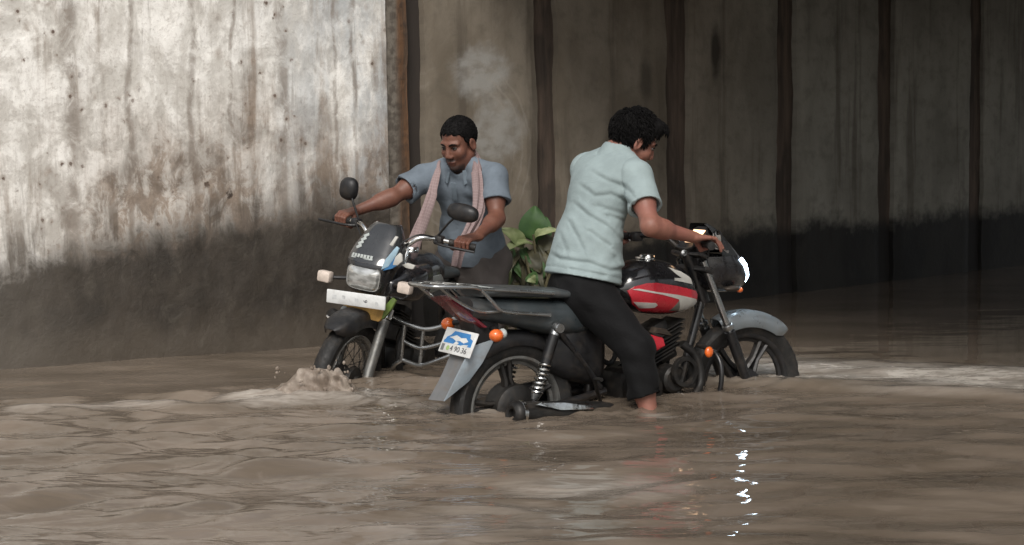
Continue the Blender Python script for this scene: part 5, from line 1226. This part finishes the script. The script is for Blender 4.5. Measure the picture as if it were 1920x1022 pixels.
# towel
path = [at_y(855, 500, 9.16), at_y(862, 470, 9.19), at_y(882, 432, 9.24), at_y(899, 392, 9.29), at_y(900, 350, 9.33), at_y(897, 318, 9.37), at_y(893, 298, 9.45), J['neck'] - fw * .068 + up * .045, at_y(828, 303, 9.53), at_y(818, 325, 9.44), at_y(806, 365, 9.38), at_y(790, 410, 9.35), at_y(776, 450, 9.33), at_y(770, 480, 9.32)]
wd = [.035, .04, .042, .046, .046, .04, .035, .04, .036, .042, .044, .048, .052, .054]
Pp = [np.array(p) for p in path]; rings = []; g = np.random.default_rng(4); uvs = []; acc = 0; last = None
for i in range(len(Pp) - 1):
    for kq in range(6):
        t = kq / 6; p0, p1, p2, p3 = Pp[max(i - 1, 0)], Pp[i], Pp[i + 1], Pp[min(i + 2, len(Pp) - 1)]
        c = .5 * (2 * p1 + (p2 - p0) * t + (2 * p0 - 5 * p1 + 4 * p2 - p3) * t * t + (3 * p1 - p0 - 3 * p2 + p3) * t ** 3); w_ = wd[i] + (wd[i + 1] - wd[i]) * t
        tg = unit(p2 - p0); out = unit(c - (at(.8) + up * ((c - at(.8)) @ up))) if c[2] < J['neck'][2] else unit(.5 * fw + up)
        if i in (5, 6, 7): out = unit(up + (c - J['neck']) * 3)
        sd = unit(np.cross(tg, out)); nm = np.cross(sd, tg); top = []; bot = []; s_ = i + t
        for x in np.linspace(-1, 1, 13):
            rip = .006 * math.sin(x * 7 + 1.2 * math.sin(s_ * 1.1)) + .003 * math.sin(x * 13 + s_)
            q = c + sd * w_ * x * .72 + nm * (rip - .012 * x * x)
            top.append(q + nm * .006); bot.append(q - nm * .004)
        rings.append([p - base for p in top + bot[::-1]])
m = MB().loft(rings); tw = m.build('towel', M['towel'], root, 60)
uvl = tw.data.uv_layers.new(name='UVMap'); nr = len(rings[0])
for lp in tw.data.loops: k_ = lp.vertex_index; j = k_ % nr; uvl.data[lp.index].uv = ((j if j < 13 else 25 - j) / 13 * .09 * 8, k_ // nr * .012 * 6)

# ================================================================== plant behind the motorcycles
nb = NB('broad_leaf'); c = nb.coord(); 
nb.set(Base_Color=nb.mix(nb.mapr(nb.noise(c, 9, 4), .35, .65), (.022, .062, .014), (.045, .10, .024)), Roughness=.65, Subsurface_Weight=.0); M['leaf_green'] = nb.m
nb = NB('pale_leaf'); c = nb.coord(); nb.set(Base_Color=nb.mix(nb.mapr(nb.noise(c, 12, 4), .35, .65), (.13, .165, .065), (.25, .28, .14)), Roughness=.5); M['leaf_pale'] = nb.m
nb = NB('olive_leaf'); c = nb.coord(); nb.set(Base_Color=nb.mix(nb.mapr(nb.noise(c, 12, 4), .35, .65), (.028, .028, .014), (.07, .062, .03)), Roughness=.6); M['leaf_olive'] = nb.m
M['stem'] = simple('olive_stem', (.09, .078, .04), .6, 0, .3, 20)
pbase = at_y(990, 640, 9.95); pbase[2] = -.34
plant = empty('leafy_plant', Matrix.Translation(Vector(tuple(pbase))), 'broad-leaved green plant standing in the water between the two men', 'plant')
def leaf(tip, root_, width, mat, curl=.05, face=(0, -1, .3)):
    tip, root_ = np.array(tip), np.array(root_); d = tip - root_; L = np.linalg.norm(d); d /= L; n = np.array(face, float); n = unit(n - d * (n @ d)); s_ = np.cross(d, n)
    rows = []; N = 12; gg = random.random() * 6
    for i in range(N + 1):
        t = i / N; w = width * (math.sin(PI * min(1, t ** .8 * .97 + .015)) ** .8) + .002; c = root_ + d * L * t + n * (curl * (t - t * t) * 2 - curl * .8 * t * t)
        row = []
        for x in (-1, -.6, -.25, 0, .25, .6, 1): row.append(c + s_ * w * x + n * (abs(x) * w * .28 - .01 + .004 * math.sin(9 * t + gg + 3 * x)) - pbase)
        rows.append([p + n * .0012 for p in row] + [p - n * .0012 for p in row[::-1]])
    MB().loft(rows).build('leaf', mat, plant, 60)
def pa(x, y, Y): return at_y(x, y, Y)
m = MB()
g = np.random.default_rng(12)
for x, y in ((1000, 440), (960, 470), (1030, 450), (985, 480), (1012, 520), (955, 500), (1045, 470)):
    e = pa(x, y, 9.9 + g.uniform(-.1, .1)); b0 = pbase + V3(g.normal() * .06, g.normal() * .06, 0); m.tube([b0, b0 * .5 + e * .5 + V3(g.normal() * .03, 0, .05), e], [.012, .010, .006], 8, 4)
m.v = [tuple(np.array(p) - pbase) for p in m.v]; m.build('stem', M['stem'], plant)
leaf(pa(1003, 388, 9.9), pa(998, 452, 9.92), .078, M['leaf_green'], .03)
leaf(pa(1024, 405, 9.98), pa(1006, 458, 9.95), .06, M['leaf_green'], .03)
leaf(pa(948, 428, 9.8), pa(985, 462, 9.9), .045, M['leaf_pale'], .03, (.2, -1, .6))
leaf(pa(945, 458, 9.78), pa(1000, 456, 9.9), .035, M['leaf_pale'], .05, (0, -.6, 1))
leaf(pa(1042, 424, 9.86), pa(1000, 446, 9.9), .030, M['leaf_pale'], .05, (0, -.8, 1))
leaf(pa(1046, 452, 9.9), pa(1005, 462, 9.95), .05, M['leaf_olive'], .04, (0, -.8, .5))
leaf(pa(1012, 505, 9.82), pa(985, 470, 9.9), .045, M['leaf_olive'], .03)
for k in range(34):
    x0, y0 = g.uniform(955, 1030), g.uniform(455, 490); x1, y1 = x0 + g.normal() * 20, y0 + g.uniform(25, 70)
    leaf(pa(x1, y1, 9.8 + g.uniform(0, .1)), pa(x0, y0, 9.9 + g.uniform(0, .1)), g.uniform(.012, .04), M['leaf_olive' if k % 4 else 'leaf_green'], .04, (g.normal() * .3, -1, g.uniform(0, .8)))
leaf(pa(1006, 530, 9.72), pa(990, 514, 9.75), .035, M['leaf_green'], .02); leaf(pa(1001, 527, 9.70), pa(993, 519, 9.72), .025, M['leaf_pale'], .02)
leaf(pa(952, 540, 9.75), pa(948, 470, 9.85), .026, M['leaf_pale'], .02)
for k in range(9):
    leaf(pa(g.uniform(940, 1050), g.uniform(560, 610), 9.85), pa(g.uniform(960, 1030), g.uniform(500, 530), 9.95), g.uniform(.04, .06), M['leaf_olive'], .04, (g.normal() * .3, -1, g.uniform(0, .8)))

# ================================================================== muddy splash at the front wheel
sc_ = at_z(588, 742); nb = NB('muddy_splash'); c = nb.coord()
nb.set(Base_Color=nb.mix(nb.mapr(nb.noise(c, 16, 5), .35, .65), (.19, .15, .118), (.33, .28, .235)), Roughness=.3, IOR=1.33, Normal=nb.bump(nb.noise(c, 45, 6, .7, .8), .6, .012)); M['splash'] = nb.m
f = Field(sc_ - V3(.36, .25, .06), sc_ + V3(.36, .35, .26), .0042)
def sp(x, y, dy=0.): return at_y(x, y, sc_[1] + dy)
for x, y, dy, r in ((535, 748, .02, (.09, .09, .03)), (558, 738, .04, (.10, .075, .065)), (584, 730, .06, (.11, .06, .10)), (608, 729, .07, (.085, .05, .10)), (632, 737, .05, (.06, .05, .06)), (650, 745, .02, (.05, .05, .035))): f.ell(sp(x, y, dy), np.eye(3), r, .025)
# thrown sheets: thin leaning fans with torn tops
fan = [(528, 742, 8), (541, 740, 13), (553, 739, 24), (564, 737, 26), (575, 736, 36), (586, 735, 40), (595, 734, 44), (604, 733, 40), (612, 733, 30), (621, 735, 24), (629, 737, 34), (637, 738, 46), (644, 740, 30), (651, 742, 38), (657, 745, 14)]
g = np.random.default_rng(21)
for x, y, hh in fan:
    for q_ in range(2):
        x0 = x + g.uniform(-5, 5); h_ = hh * g.uniform(.75, 1.05); dy = .06 + g.uniform(-.03, .03)
        f.cone(sp(x0, y, dy), sp(x0 + g.uniform(-7, 3), y - h_, dy - .04), .034, .006, .028)
for x, y in ((521, 746), (540, 754), (618, 752), (606, 757), (642, 752), (575, 752)): f.ell(sp(x, y, -.07), np.eye(3), (.022, .04, .018), .008, 's')
for _ in range(40):
    x, y = g.uniform(515, 665), g.uniform(672, 735); f.ell(sp(x, y, g.uniform(-.06, .08)), np.eye(3), np.array((1, 1, g.uniform(.8, 1.8))) * g.uniform(.003, .0075), 0)
g = np.random.default_rng(2); W_ = [(unit(g.normal(size=3)) * g.uniform(30, 130), g.random() * 7, g.uniform(.0008, .0022)) for _ in range(16)]
f.offset(lambda X, Y, Z: sum(a * np.sin(w[0] * X + w[1] * Y + w[2] * Z + p + 1.8 * np.sin(31 * X + 27 * Z)) for w, p, a in W_))
f.cut(sc_ - V3(0, 0, .03), (0, 0, -1))
splash = f.mesh('water_splash', M['splash'], None, V3(0, 0, 0)); tag(splash, 'pale muddy splash thrown up by the front wheel of the black motorcycle', kind='stuff')
